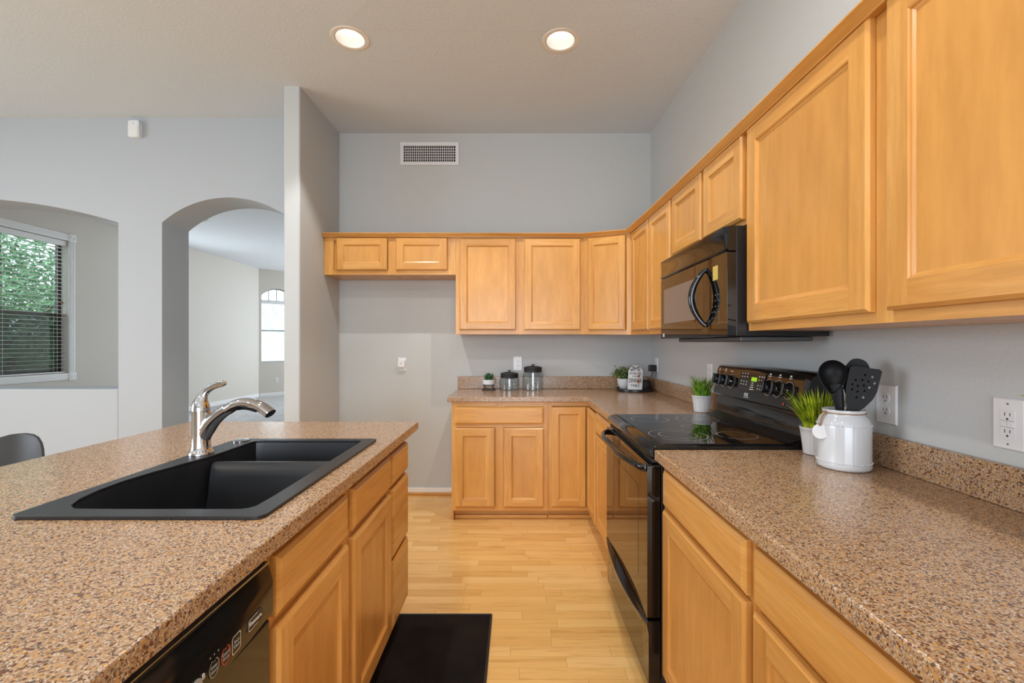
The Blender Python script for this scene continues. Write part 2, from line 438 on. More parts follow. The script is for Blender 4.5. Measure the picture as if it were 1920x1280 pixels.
# nook window
win = struct_empty('window_1', (GX, 5.78, 0.8))
y0, y1, z0, z1 = NW
bm = BM(); cw = 0.093
for a0, a1, c0, c1, vert in ((y1, y1 + cw, z0, z1, 1), (y0 - cw, y0, z0, z1, 1), (y0, y1, z1, z1 + cw, 0), (y0, y1, z0 - cw, z0, 0)):
    box(bm, a0, a1, 0.001, 0.014, c0, c1, FG)
    for k in range(3):
        f0, f1 = 0.14 + 0.27 * k, 0.32 + 0.27 * k
        if vert: box(bm, lerp(a0, a1, f0), lerp(a0, a1, f1), 0.0141, 0.021, c0, c1, FG)
        else: box(bm, a0, a1, 0.0141, 0.021, lerp(c0, c1, f0), lerp(c0, c1, f1), FG)
mk('casing', bm, white_trim, win, 0.003)
for yy in (y0 - cw - 0.006, y1 - 0.006):
    for zz in (z0 - cw - 0.006, z1 - 0.006):
        bm = BM(); s = cw + 0.012
        box(bm, yy, yy + s, 0.001, 0.026, zz, zz + s, FG)
        Mx = FG @ Matrix.Translation((yy + s / 2, 0.026, zz + s / 2)) @ Matrix.Rotation(-PI / 2, 4, 'X')
        lathe(bm, [(0.040, 0.0), (0.036, 0.006), (0.028, 0.006), (0.024, 0.002), (0.014, 0.002), (0.010, 0.007), (0, 0.008)], (0, 0, 0), 20, Mx)
        mk('rosette', bm, white_trim, win)
bm = BM(); fw = 0.045
box(bm, y0, y0 + fw, -0.145, -0.10, z0, z1, FG); box(bm, y1 - fw, y1, -0.145, -0.10, z0, z1, FG)
box(bm, y0, y1, -0.145, -0.10, z0, z0 + fw, FG); box(bm, y0, y1, -0.145, -0.10, z1 - fw, z1, FG)
box(bm, y0, y1, -0.145, -0.095, 1.70, 1.735, FG); mk('sash_frame', bm, bronze, win, 0.003)
bm = BM(); box(bm, y0 + fw, y1 - fw, -0.128, -0.124, z0 + fw, z1 - fw, FG); mk('pane', bm, pane_m, win)
bm = BM(); box(bm, y0 + fw, y1 - fw, -0.140, -0.139, z0 + fw, 1.70, FG); mk('insect_screen', bm, screen_m, win)

def blind(name, F, u0, u1, zt, zb, n0, depth, pitch, tilt, label, group=None):
    O = F @ Vector(((u0 + u1) / 2, n0, zb))
    t = empty(name, O, label, 'blind', group)
    bm = BM(); box(bm, u0, u1, n0 - depth / 2 - 0.006, n0 + depth / 2 + 0.006, zt - 0.075, zt, F); mk('headrail', bm, blind_m, t, 0.004)
    bm = BM(); z = zt - 0.11; k = 0
    while z > zb + 0.03:
        dz = math.sin(tilt) * depth / 2
        for a in (0,):
            v = []
            for (uu) in (u0 + 0.006, u1 - 0.006):
                for (nn, hh) in ((-1, -1), (1, 1)):
                    for t2 in (-0.0013, 0.0013): v.append(bm.verts.new(F @ Vector((uu, n0 + nn * math.cos(tilt) * depth / 2, z + hh * dz + t2))))
            for f in ((0, 1, 3, 2), (4, 6, 7, 5), (0, 4, 5, 1), (2, 3, 7, 6), (0, 2, 6, 4), (1, 5, 7, 3)): quadface(bm, [v[i] for i in f])
        z -= pitch
    mk('slats', bm, blind_m, t, smooth=0)
    bm = BM(); box(bm, u0 + 0.004, u1 - 0.004, n0 - depth / 2, n0 + depth / 2, zb, zb + 0.018, F); mk('bottom_rail', bm, blind_m, t, 0.003)
    bm = BM()
    for f in (0.08, 0.5, 0.92):
        for s in (-1, 1): box(bm, lerp(u0, u1, f) - 0.001, lerp(u0, u1, f) + 0.001, n0 + s * (depth / 2 + 0.001) - 0.0006, n0 + s * (depth / 2 + 0.001) + 0.0006, zb + 0.018, zt - 0.075, F)
    mk('ladder_cord', bm, blind_m, t, smooth=0)
    return t
t = blind('window_blind', FG, y0 + 0.008, y1 - 0.008, z1 - 0.005, z0 + 0.006, -0.045, 0.05, 0.0545, 0.06, 'white horizontal slat blind in the window behind the wide arched opening')
bm = BM(); sweep(bm, [FG @ Vector((y1 - 0.05, -0.012, z1 - 0.09)), FG @ Vector((y1 - 0.05, -0.012, 1.72))], 0.0015, 6); sweep(bm, [FG @ Vector((y1 - 0.07, -0.012, z1 - 0.09)), FG @ Vector((y1 - 0.07, -0.012, 1.90))], 0.0015, 6); mk('pull_cord', bm, blind_m, t)
for uu, zz in ((y1 - 0.05, 1.69), (y1 - 0.07, 1.87)):
    bm = BM(); lathe(bm, [(0.004, 0.035), (0.010, 0.02), (0.008, 0)], FG @ Vector((uu, -0.012, zz)), 10); mk('cord_tassel', bm, bead, t)

# arched bay window
win2 = struct_empty('window_2', FD @ Vector((0.45, 0, 0.856)))
bm = BM()
box(bm, BU0, BU0 + 0.025, -0.12, -0.085, 0.856, 2.535, FD); box(bm, BU1 - 0.025, BU1, -0.12, -0.085, 0.856, 2.535, FD)
box(bm, BU0, BU1, -0.12, -0.085, 0.856, 0.886, FD); box(bm, BU0, BU1, -0.12, -0.08, 1.64, 1.67, FD); box(bm, BU0, BU1, -0.12, -0.085, 2.395, 2.42, FD)
fr = [FD @ Vector((u, -0.10, z - 0.012)) for u, z in bay_arc]; sweep(bm, fr, 0.013, 6)
for k in (0.25, 0.5, 0.75): box(bm, lerp(BU0, BU1, k) - 0.008, lerp(BU0, BU1, k) + 0.008, -0.115, -0.09, 2.42, 2.535 + 0.185 * (1 - (2 * k - 1) ** 2) - 0.015, FD)
mk('sash_frame', bm, mat('painted_sash', S(150, 156, 162), 0.4), win2)
bm = BM(); fill_poly(bm, [[(BU0 + 0.001, 0.86), (BU1 - 0.001, 0.86)] + [(u, z - 0.002) for u, z in bay_arc]], FD, -0.104, -0.107); mk('pane', bm, pane_m, win2)
blind('window_blind', FD, BU0 + 0.006, BU1 - 0.006, 2.40, 0.862, -0.045, 0.05, 0.066, 0.22, 'white blind below the arched top of the far window through the doorway')

# outside: lawn, tree
bm = BM(); box(bm, -30, -6.62, -5, 30, -0.30, -0.2); o = mk('lawn', bm, mat('lawn', S(96, 116, 62), 0.9)); o['kind'] = 'structure'
bm = BM(); box(bm, -14.2, -14.0, -2, 22, -0.2, 1.55); o = mk('wall_garden', bm, mat('garden_wall', S(120, 98, 84), 0.9)); o['kind'] = 'structure'
tree = empty('leafy_tree', (-9.6, 8.6, -0.2), 'leafy green tree outside the window behind the wide arched opening', 'tree')
rt = random.Random(3)
bm = BM()
tips = []
for k in range(9):
    a = 2 * PI * k / 9 + rt.uniform(-.3, .3); p0 = Vector((-9.6, 8.6, 0.3 + 0.1 * k)); p3 = p0 + Vector((math.cos(a) * rt.uniform(1.0, 1.9), math.sin(a) * rt.uniform(1.2, 2.2), rt.uniform(0.6, 2.8)))
    pts = bez(p0, p0 + Vector((0, 0, 0.7)), lerp(p0, p3, 0.6) + Vector((0, 0, 0.3)), p3, 8)
    sweep(bm, pts, [lerp(0.05, 0.012, i / 8) for i in range(9)], 6); tips += pts[3:]
sweep(bm, [(-9.6, 8.6, -0.2), (-9.6, 8.6, 0.6), (-9.55, 8.65, 1.6)], [0.13, 0.11, 0.06], 8)
mk('branches', bm, bark, tree)
bm = BM()
for k in range(11000):
    c = rt.choice(tips) + Vector((rt.gauss(0, .45), rt.gauss(0, .75), rt.gauss(0.1, .55)))
    if c.x > -7.2: continue
    d = Vector((rt.gauss(0, 1), rt.gauss(0, 1), rt.gauss(-.4, .6))).normalized(); s = d.cross(Vector((rt.gauss(0, 1), rt.gauss(0, 1), rt.gauss(0, 1)))).normalized()
    L = rt.uniform(.06, .12); w = L * .28
    v = [bm.verts.new(q) for q in (c - d * L, c + s * w, c + d * L, c - s * w)]
    quadface(bm, v)
mk('foliage', bm, tree_m, tree, smooth=0, normals=False)

# ================================================================== CABINETS
def door(parent, F, u0, u1, z0, z1, n0=0.001, w=0.056, t=0.02, warp=None, name='door'):
    bm = BM(); n1 = n0 + t
    def R(i, n): return [(u0 + i, n, z0 + i), (u1 - i, n, z0 + i), (u1 - i, n, z1 - i), (u0 + i, n, z1 - i)]
    def mkv(r): return [bm.verts.new(F @ Vector(p)) for p in r]
    L0, L1, L2 = mkv(R(0, n0)), mkv(R(0, n1 - 0.007)), mkv(R(0.008, n1))
    L3, L4, L5, L6, L7 = mkv(R(w, n1)), mkv(R(w + 0.004, n1 - 0.002)), mkv(R(w + 0.005, n1 - 0.006)), mkv(R(w + 0.012, n1 - 0.009)), mkv(R(w + 0.012, n0))
    B1, B2, T1, T2 = mkv([(u0 + w, n1, z0 + 0.008), (u1 - w, n1, z0 + 0.008), (u0 + w, n1, z1 - 0.008), (u1 - w, n1, z1 - 0.008)])
    def ringq(a, b, skip=()):
        for i in range(4):
            if i in skip: continue
            quadface(bm, (a[i], a[(i + 1) % 4], b[(i + 1) % 4], b[i]), 1 if i in (0, 2) else 0)
    ringq(L0, L1); ringq(L1, L2, (0, 2))
    quadface(bm, (L1[0], L1[1], L2[1], B2, B1, L2[0]), 1); quadface(bm, (L1[2], L1[3], L2[3], T1, T2, L2[2]), 1)
    quadface(bm, (L2[0], B1, L3[0], L3[3], T1, L2[3]), 0); quadface(bm, (L2[1], L2[2], T2, L3[2], L3[1], B2), 0)
    quadface(bm, (B1, B2, L3[1], L3[0]), 1); quadface(bm, (T1, L3[3], L3[2], T2), 1)
    for a, b in ((L3, L4), (L4, L5), (L5, L6), (L6, L7)): ringq(a, b)
    ringq(L7, L0)
    if warp: warp(bm)
    d = mk(name, bm, [wood_v, wood_h], parent, smooth=20)
    bm = BM(); i = w + 0.0115
    box(bm, u0 + i, u1 - i, n0 + 0.003, n1 - 0.0095, z0 + i, z1 - i, F)
    if warp: warp(bm)
    mk('panel', bm, wood_p, d)
    return d
def drawer(parent, F, u0, u1, z0, z1, n0=0.001, t=0.02, name='drawer_front'):
    bm = BM(); n1 = n0 + t
    def R(i, n): return [F @ Vector(p) for p in ((u0 + i, n, z0 + i), (u1 - i, n, z0 + i), (u1 - i, n, z1 - i), (u0 + i, n, z1 - i))]
    loops(bm, [R(0, n0), R(0, n1 - 0.008), R(0.011, n1 - 0.001), R(0.013, n1)])
    return mk(name, bm, wood_h, parent, smooth=20)
def carcass(parent, F, u0, u1, z0, z1, depth, toe=0.0, rail_z=(), stiles=(), warp=None, sw=0.035, open_bottom=True):
    """box behind the face plane plus the face frame; n < 0 is into the wall"""
    bm = BM(); box(bm, u0, u1, -depth, -0.019, z0 + toe, z1, F)
    if warp: warp(bm)
    mk('carcass', bm, wood_v, parent)
    bm = BM()
    for a, b in [(u0, u0 + sw), (u1 - sw, u1)] + list(stiles): box(bm, a, b, -0.0185, 0, z0 + toe, z1, F)
    if warp: warp(bm)
    st = [(u0, u0 + sw)] + sorted(stiles) + [(u1 - sw, u1)]
    for a, b in zip(st, st[1:]):
        for c0, c1 in [(z0 + toe, z0 + toe + 0.035), (z1 - 0.035, z1)] + list(rail_z):
            bq = len(bm.verts); box(bm, a[1], b[0], -0.0185, -0.0002, c0, c1, F, 1)
            if warp:
                bm.verts.ensure_lookup_table(); warp(bm, bq)
    mk('face_frame', bm, [wood_v, wood_h], parent, smooth=20)
    if toe:
        bm = BM(); box(bm, u0, u1, -0.075, -0.06, 0.001, z0 + toe - 0.001, F); mk('toe_kick', bm, wood_h, parent)

# ---- back wall uppers
FUB = frame((0, 3.69, 0), (1, 0, 0), (0, -1, 0))
UZ1 = 2.160
t = empty('wall_cabinet', (-1.01, 3.85, 1.853), 'short two-door maple wall cabinet above the empty fridge alcove', 'cabinet', 'maple wall cabinets')
carcass(t, FUB, -1.532, -0.4835, 1.853, UZ1, 0.317, stiles=[(-1.022, -0.962)], sw=0.075)
door(t, FUB, -1.431, -1.026, 1.888, 2.146); door(t, FUB, -0.957, -0.547, 1.888, 2.146)
t = empty('wall_cabinet', (0.03, 3.85, 1.378), 'two-door maple wall cabinet over the glass jars', 'cabinet', 'maple wall cabinets')
carcass(t, FUB, -0.4825, 0.5445, 1.378, UZ1, 0.317, stiles=[(-0.005, 0.065)])
door(t, FUB, -0.452, -0.0025, 1.412, 2.139); door(t, FUB, 0.063, 0.511, 1.412, 2.139)
# ---- the right run tapers very slightly toward the camera
def clamp01(x): return max(0.0, min(1.0, x))
def top_y(y): return 2.090 + 0.037 * clamp01((y - 1.6) / 1.75) ** 1.3 + 0.035 * clamp01((y - 3.39) / 0.30)
def bot_y(y): return 1.345 + 0.023 * clamp01((y - 1.68) / 1.7) + 0.010 * clamp01((y - 3.39) / 0.30)
def warp(bm, start=0):
    for v in list(bm.verts)[start:]:
        k = (v.co.z - 1.345) / (2.090 - 1.345)
        v.co.z = lerp(bot_y(v.co.y), top_y(v.co.y), k)
# corner cabinet with an angled door
t = empty('corner_wall_cabinet', (0.87, 3.72, 1.37), 'maple corner wall cabinet with one angled door above the dinner table sign', 'cabinet', 'maple wall cabinets')
P = [(0.546, 3.69), (0.848, 3.39), (1.163, 3.39), (1.163, 4.008), (0.546, 4.008)]
bm = BM(); loops(bm, [[Vector((x, y, 1.345)) for x, y in P], [Vector((x, y, 2.090)) for x, y in P]]); warp(bm); mk('carcass', bm, wood_v, t)
FC = frame((0.546, 3.69, 0), (0.302, -0.30, 0), (-0.30, -0.302, 0)); CL = math.hypot(0.302, 0.30)
bm = BM()
for a, b in ((0.0, 0.045), (CL - 0.04, CL)): box(bm, a, b, 0.0005, 0.008, 1.345, 2.090, FC)
for a, b in ((1.345, 1.38), (2.05, 2.09)): box(bm, 0.045, CL - 0.04, 0.0005, 0.0078, a, b, FC, 1)
warp(bm); mk('face_frame', bm, [wood_v, wood_h], t)
door(t, FC, 0.048, CL - 0.045, 1.378, 2.064, 0.009, w=0.05, warp=warp)
FUR = frame((0.848, 0, 0), (0, 1, 0), (-1, 0, 0))
t = empty('wall_cabinet', (1.0, 2.94, 1.35), 'narrow two-door maple wall cabinet between corner cabinet and microwave', 'cabinet', 'maple wall cabinets')
carcass(t, FUR, 2.486, 3.389, 1.345, 2.090, 0.315, stiles=[(2.885, 2.925)], warp=warp)
door(t, FUR, 2.918, 3.332, 1.372, 2.068, warp=warp); door(t, FUR, 2.500, 2.892, 1.372, 2.068, warp=warp)
t = empty('wall_cabinet', (1.0, 2.09, 1.74), 'short two-door maple wall cabinet directly above the microwave', 'cabinet', 'maple wall cabinets')
carcass(t, FUR, 1.687, 2.485, 1.738, 2.090, 0.315, stiles=[(2.05, 2.086)], warp=warp)
door(t, FUR, 2.083, 2.468, 1.757, 2.070, warp=warp); door(t, FUR, 1.704, 2.053, 1.757, 2.070, warp=warp)
t = empty('wall_cabinet', (1.0, 1.06, 1.345), 'large two-door maple wall cabinet above the crock, reaching out of the picture', 'cabinet', 'maple wall cabinets')
carcass(t, FUR, 0.43, 1.686, 1.345, 2.090, 0.315, stiles=[(1.03, 1.10)], warp=warp)
door(t, FUR, 1.0895, 1.666, 1.372, 2.069, w=0.062); door(t, FUR, 0.464, 1.040, 1.372, 2.069, w=0.062)
# crown moulding: one continuous piece
path = [(-1.533, 3.69, 2.152), (0.546, 3.69, 2.148), (0.848, 3.39, 2.110), (0.848, 2.9, 2.090), (0.848, 2.3, 2.076), (0.848, 1.6, 2.066), (0.848, 0.4, 2.066)]
nrm = [(0, -1), (-0.39, -0.95), (-0.93, -0.38), (-1, 0), (-1, 0), (-1, 0), (-1, 0)]
prof = [(0.002, -0.002), (0.0245, -0.002), (0.0255, 0.002), (0.034, 0.008), (0.044, 0.020), (0.048, 0.0225), (0.048, 0.027), (0.0, 0.027)]
bm = BM(); rings = []
for (x, y, z), (nx, ny) in zip(path, nrm):
    L = 1.0 if abs(nx * ny) < 0.01 else 1.08
    rings.append([Vector((x + nx * p * L, y + ny * p * L, z + q)) for p, q in prof])
loops(bm, rings)
tag(mk('crown_moulding', bm, wood_h, smooth=25), 'thin maple crown moulding running along the tops of all wall cabinets', 'moulding')

# ---- back wall base cabinets
FBB = frame((0, 3.41, 0), (1, 0, 0), (0, -1, 0))
CT0, CT1 = 0.8755, 0.914
t = empty('base_cabinet', (-0.12, 3.7, 0), 'maple base cabinet with one wide drawer and two doors under the glass jars', 'cabinet', 'maple base cabinets')
carcass(t, FBB, -0.476, 0.234, 0.0, CT0 - 0.001, 0.595, toe=0.072, stiles=[(-0.155, -0.095)], rail_z=[(0.685, 0.712)])
bm = BM(); box(bm, -0.476, -0.462, -0.595, -0.0005, 0.0, 0.0715, FBB); mk('side_panel', bm, wood_v, t)
drawer(t, FBB, -0.452, 0.202, 0.7107, 0.838)
door(t, FBB, -0.452, -0.1575, 0.1027, 0.683); door(t, FBB, -0.0927, 0.202, 0.1027, 0.683)
bm = BM(); box(bm, -0.461, 0.232, -0.055, -0.036, 0.0005, 0.026, FBB); mk('shoe_moulding', bm, wood_h, t, 0.006)
FRB = frame((0.536, 0, 0), (0, 1, 0), (-1, 0, 0))
t = empty('corner_base_cabinet', (0.85, 3.7, 0), 'maple corner base cabinet with folding doors meeting in the inner corner', 'cabinet', 'maple base cabinets')
P = [(0.236, 3.4285), (0.5545, 3.4285), (0.5545, 3.034), (1.163, 3.034), (1.163, 4.005), (0.236, 4.005)]
bm = BM(); loops(bm, [[Vector((x, y, 0.072)) for x, y in P], [Vector((x, y, CT0 - 0.001)) for x, y in P]]); mk('carcass', bm, wood_v, t)
bm = BM()
box(bm, 0.236, 0.262, -0.0182, 0, 0.072, CT0 - 0.001, FBB); box(bm, 0.262, 0.536, -0.0182, 0, 0.072, 0.10, FBB, 1); box(bm, 0.262, 0.536, -0.0182, 0, 0.845, CT0 - 0.001, FBB, 1)
box(bm, 3.034, 3.05, -0.0182, 0, 0.072, CT0 - 0.001, FRB); box(bm, 3.05, 3.4097, -0.0182, 0, 0.072, 0.10, FRB, 1); box(bm, 3.05, 3.4097, -0.0182, 0, 0.845, CT0 - 0.001, FRB, 1)
mk('face_frame', bm, [wood_v, wood_h], t)
bm = BM(); box(bm, 0.234, 0.61, -0.075, -0.06, 0.001, 0.071, FBB); box(bm, 3.0345, 3.47, -0.075, -0.06, 0.001, 0.071, FRB); mk('toe_kick', bm, wood_h, t)
bm = BM(); box(bm, 0.234, 0.59, -0.055, -0.036, 0.0005, 0.026, FBB); mk('shoe_moulding', bm, wood_h, t, 0.006)
door(t, FBB, 0.2586, 0.5125, 0.1027, 0.838, w=0.05); door(t, FRB, 3.052, 3.385, 0.1027, 0.838, w=0.05)
def base_right(u0, u1, d0, d1, label, split=None):
    t = empty('base_cabinet', (0.85, (u0 + u1) / 2, 0), label, 'cabinet', 'maple base cabinets')
    carcass(t, FRB, u0, u1, 0.0, CT0 - 0.001, 0.61, toe=0.10, rail_z=[(0.70, 0.74)], sw=0.034)
    drawer(t, FRB, d0, d1, 0.726, 0.852); door(t, FRB, d0, d1, 0.128, 0.712, w=0.06)
base_right(2.462, 3.033, 2.495, 3.017, 'maple base cabinet with one drawer over one door on the far side of the range')
base_right(1.031, 1.672, 1.0495, 1.636, 'maple base cabinet with one drawer over one door on the near side of the range')
base_right(0.40, 1.030, 0.43, 1.013, 'maple base cabinet at the near end of the right run, cut by the picture edge')

# ---- island
FI = frame((-0.519, 0, 0), (0, 1, 0), (1, 0, 0))
t = empty('sink_base_cabinet', (-0.8, 1.42, 0), 'maple island cabinet with two doors and two false drawer fronts under the sink', 'cabinet', 'maple base cabinets')
# built open at the top so that the sink bowls hang inside
bm = BM()
box(bm, 0.952, 0.970, -0.595, -0.019, 0.10, CT0 - 0.001, FI); box(bm, 1.846, 1.862, -0.595, -0.019, 0.10, CT0 - 0.001, FI); box(bm, 0.970, 1.846, -0.595, -0.019, 0.10, 0.118, FI)
mk('carcass', bm, wood_v, t)
bm = BM()
for a, b in ((0.952, 0.990), (1.365, 1.440), (1.838, 1.862)): box(bm, a, b, -0.0185, 0, 0.10, CT0 - 0.001, FI)
for a, b in ((0.990, 1.365), (1.440, 1.838)):
    for c0, c1 in ((0.10, 0.15), (0.69, 0.73), (0.842, CT0 - 0.001)): box(bm, a, b, -0.0185, -0.0002, c0, c1, FI, 1)
    box(bm, a, b, -0.0185, -0.010, 0.73, 0.842, FI, 1)
mk('face_frame', bm, [wood_v, wood_h], t, smooth=20)
bm = BM(); box(bm, 0.952, 1.862, -0.075, -0.06, 0.001, 0.099, FI); mk('toe_kick', bm, wood_h, t)
drawer(t, FI, 0.973, 1.379, 0.722, 0.850, name='false_drawer_front'); drawer(t, FI, 1.428, 1.849, 0.722, 0.850, name='false_drawer_front')
door(t, FI, 0.973, 1.383, 0.142, 0.698, w=0.062); door(t, FI, 1.424, 1.853, 0.142, 0.698, w=0.062)
t = empty('drawer_cabinet', (-0.8, 2.0, 0), 'narrow maple island cabinet with a stack of three drawers at the far end', 'cabinet', 'maple base cabinets')
carcass(t, FI, 1.863, 2.152, 0.0, CT0 - 0.001, 0.595, toe=0.10, rail_z=[(0.41, 0.435), (0.695, 0.72)], sw=0.02)
for a, b in ((0.7215, 0.847), (0.426, 0.704), (0.1365, 0.412)): drawer(t, FI, 1.877, 2.139, a, b)
bm = BM(); box(bm, -1.235, -1.118, 0.345, 2.152, 0.0, CT0 - 0.001); structure('wall_island', bm, wall_m)

# ================================================================== COUNTERTOPS
IX0, IX1, IY0, IY1 = -1.615, -0.4855, 0.20, 2.295
t = empty('island_countertop', ((IX0 + IX1) / 2, 1.0, CT0), 'long speckled brown stone countertop on the island around the black sink', 'countertop')
bm = BM(); fill_poly(bm, [[(IX0, IY0), (IX1, IY0), (IX1, IY1), (IX0, IY1)], [(-1.085, 1.03), (-0.575, 1.03), (-0.575, 1.815), (-1.085, 1.815)]], Matrix(((1, 0, 0, 0), (0, 0, 1, 0), (0, 1, 0, 0), (0, 0, 0, 1))), CT0, CT1)
mk('slab', bm, granite_m, t, 0.005, 3)
t = empty('corner_countertop', (0.3, 3.7, CT0), 'l-shaped speckled brown stone countertop in the back corner under the jars', 'countertop')
P = [(-0.505, 3.378), (0.517, 3.378), (0.505, 2.459), (1.163, 2.459), (1.163, 4.008), (-0.505, 4.008)]
bm = BM(); loops(bm, [[Vector((x, y, CT0)) for x, y in P], [Vector((x, y, CT1)) for x, y in P]]); mk('slab', bm, granite_m, t, 0.005, 3)
bm = BM(); box(bm, -0.505, 1.1425, 3.988, 4.008, CT1 + 0.0003, 1.022); box(bm, 1.143, 1.163, 2.459, 3.9875, CT1 + 0.0003, 1.014); mk('backsplash', bm, granite_m, t, 0.003)
t = empty('near_countertop', (0.83, 0.9, CT0), 'speckled brown stone countertop on the near side of the range under the crock', 'countertop')
bm = BM(); box(bm, 0.501, 1.163, 0.30, 1.679, CT0, CT1); mk('slab', bm, granite_m, t, 0.005, 3)
bm = BM(); box(bm, 1.143, 1.163, 0.30, 1.679, CT1 + 0.0003, 1.012); mk('backsplash', bm, granite_m, t, 0.003)

# ================================================================== SINK
snk = empty('kitchen_sink', (-0.83, 1.42, 0.72), 'black composite double bowl drop-in sink set in the island countertop', 'sink')
XY = Matrix(((1, 0, 0, 0), (0, 0, 1, 0), (0, 1, 0, 0), (0, 0, 0, 1)))
def smooth_loop(pts, per=5):
    out = []; n = len(pts)
    for i in range(n):
        p0, p1, p2, p3 = (Vector((*pts[(i + k - 1) % n], 0)) for k in range(4))
        for j in range(per):
            s = j / per
            q = 0.5 * ((2 * p1) + (p2 - p0) * s + (2 * p0 - 5 * p1 + 4 * p2 - p3) * s * s + (3 * p1 - p0 - 3 * p2 + p3) * s ** 3)
            out.append((q.x, q.y))
    return out
opening = ([(-1.005, 1.052), (-0.90, 1.05), (-0.75, 1.05), (-0.66, 1.05)] + [(-0.632 + 0.032 * math.sin(a), 1.082 - 0.032 * math.cos(a)) for a in (0.2, 0.7, 1.2)]
           + [(-0.599, 1.13), (-0.598, 1.3), (-0.598, 1.5), (-0.598, 1.7), (-0.598, 1.785), (-0.606, 1.797), (-0.63, 1.80), (-0.8, 1.80), (-0.98, 1.80), (-1.008, 1.792), (-1.016, 1.77)]
           + [(-1.018, 1.68), (-1.020, 1.60), (-1.026, 1.53), (-1.045, 1.45), (-1.066, 1.36), (-1.076, 1.27), (-1.073, 1.19), (-1.058, 1.12), (-1.036, 1.075)])
opening = [(x, y) for x, y in opening]
rim_o = rrect(-1.108, -0.551, 1.004, 1.838, 0.022, 5)
bm = BM(); fill_poly(bm, [rim_o, opening], XY, 0.9145, 0.9225); mk('rim', bm, sink_m, snk, 0.0035, 3)
cx = sum(p[0] for p in opening) / len(opening); cy = sum(p[1] for p in opening) / len(opening)
def ring_at(s, z): return [Vector((cx + (x - cx) * s, cy + (y - cy) * s, z)) for x, y in opening]
bm = BM(); loops(bm, [ring_at(1.0, 0.914), ring_at(0.995, 0.90), ring_at(0.975, 0.78), ring_at(0.955, 0.745), ring_at(0.90, 0.728)], False, True)
mk('basin', bm, sink_m, snk, smooth=50, normals=False)
bm = BM()
prof = [(-0.055, 0.729), (-0.036, 0.80), (-0.026, 0.86), (-0.019, 0.893), (-0.008, 0.902), (0.008, 0.902), (0.019, 0.893), (0.026, 0.86), (0.036, 0.80), (0.055, 0.729)]
rings = [[Vector((x, 1.553 + p, q)) for p, q in prof] for x in (-1.012, -0.95, -0.75, -0.60)]
loops(bm, rings); mk('divider', bm, sink_m, snk, smooth=50)
for y in (1.30, 1.69):
    bm = BM(); lathe(bm, [(0.045, 0.0), (0.043, 0.003), (0.034, 0.003), (0.030, 0.0005), (0, 0.0005)], (-0.80, y, 0.7285), 24); mk('drain', bm, steel, snk)
bm = BM(); lathe(bm, [(0.029, 0), (0.029, 0.004), (0.022, 0.0065), (0, 0.007)], (-1.066, 1.79, 0.9228), 28)
tag(mk('sink_hole_cover', bm, chrome), 'round chrome hole cover on the sink rim behind the faucet', 'hole cover')

# ================================================================== FAUCET
FX, FY, FZ = -1.0715, 1.5725, 0.9228
fa = empty('kitchen_faucet', (FX, FY, FZ), 'chrome pull-out kitchen faucet with curved lever on the sink rim', 'faucet')
bm = BM(); lathe(bm, [(0.038, 0), (0.0385, 0.006), (0.034, 0.014), (0.031, 0.018), (0.0295, 0.03), (0.0275, 0.07), (0.0275, 0.125), (0.028, 0.147)], (FX, FY, FZ), 32)
mk('body', bm, chrome, fa, smooth=40)
bm = BM()
pts = bez((FX + 0.001, FY, FZ + 0.022), (FX + 0.008, FY - 0.001, FZ + 0.090), (FX + 0.048, FY - 0.006, FZ + 0.128), (FX + 0.098, FY - 0.012, FZ + 0.155), 12)
sweep(bm, pts, [(lerp(0.019, 0.0265, i / 5) if i < 5 else lerp(0.0265, 0.0187, (i - 5) / 7)) for i in range(13)], 24); mk('spout_arm', bm, chrome, fa, smooth=50)
bm = BM()
pts = bez((FX + 0.098, FY - 0.012, FZ + 0.153), (FX + 0.145, FY - 0.018, FZ + 0.188), (FX + 0.20, FY - 0.024, FZ + 0.185), (FX + 0.252, FY - 0.030, FZ + 0.142), 14)
sweep(bm, pts, [(lerp(0.0188, 0.024, i / 14), lerp(0.0186, 0.0165, i / 14)) for i in range(15)], 20); mk('spray_head', bm, chrome, fa, smooth=50)
bm = BM(); pts = bez((FX + 0.13, FY - 0.016, FZ + 0.155), (FX + 0.15, FY - 0.018, FZ + 0.164), (FX + 0.18, FY - 0.02, FZ + 0.160), (FX + 0.20, FY - 0.022, FZ + 0.148), 6)
sweep(bm, pts, [(0.008, 0.004), (0.010, 0.006), (0.010, 0.006), (0.010, 0.006), (0.010, 0.006), (0.009, 0.005), (0.006, 0.003)], 10); mk('spray_button', bm, black_satin, fa, smooth=50)
bm = BM()
pts = bez((FX - 0.001, FY, FZ + 0.1475), (FX - 0.006, FY, FZ + 0.205), (FX + 0.025, FY, FZ + 0.235), (FX + 0.088, FY - 0.004, FZ + 0.243), 16)
rad = [(0.0285, 0.0285), (0.0282, 0.028), (0.0265, 0.026), (0.0235, 0.0225), (0.020, 0.0185), (0.0165, 0.0145), (0.0140, 0.0115), (0.0125, 0.0092), (0.0118, 0.0078), (0.0115, 0.007), (0.0115, 0.0065), (0.011, 0.006), (0.0108, 0.0055), (0.0108, 0.0052), (0.011, 0.005), (0.011, 0.0048), (0.006, 0.003)]
sweep(bm, pts, rad, 20, up=(0, 1, 0)); mk('lever', bm, chrome, fa, smooth=50)

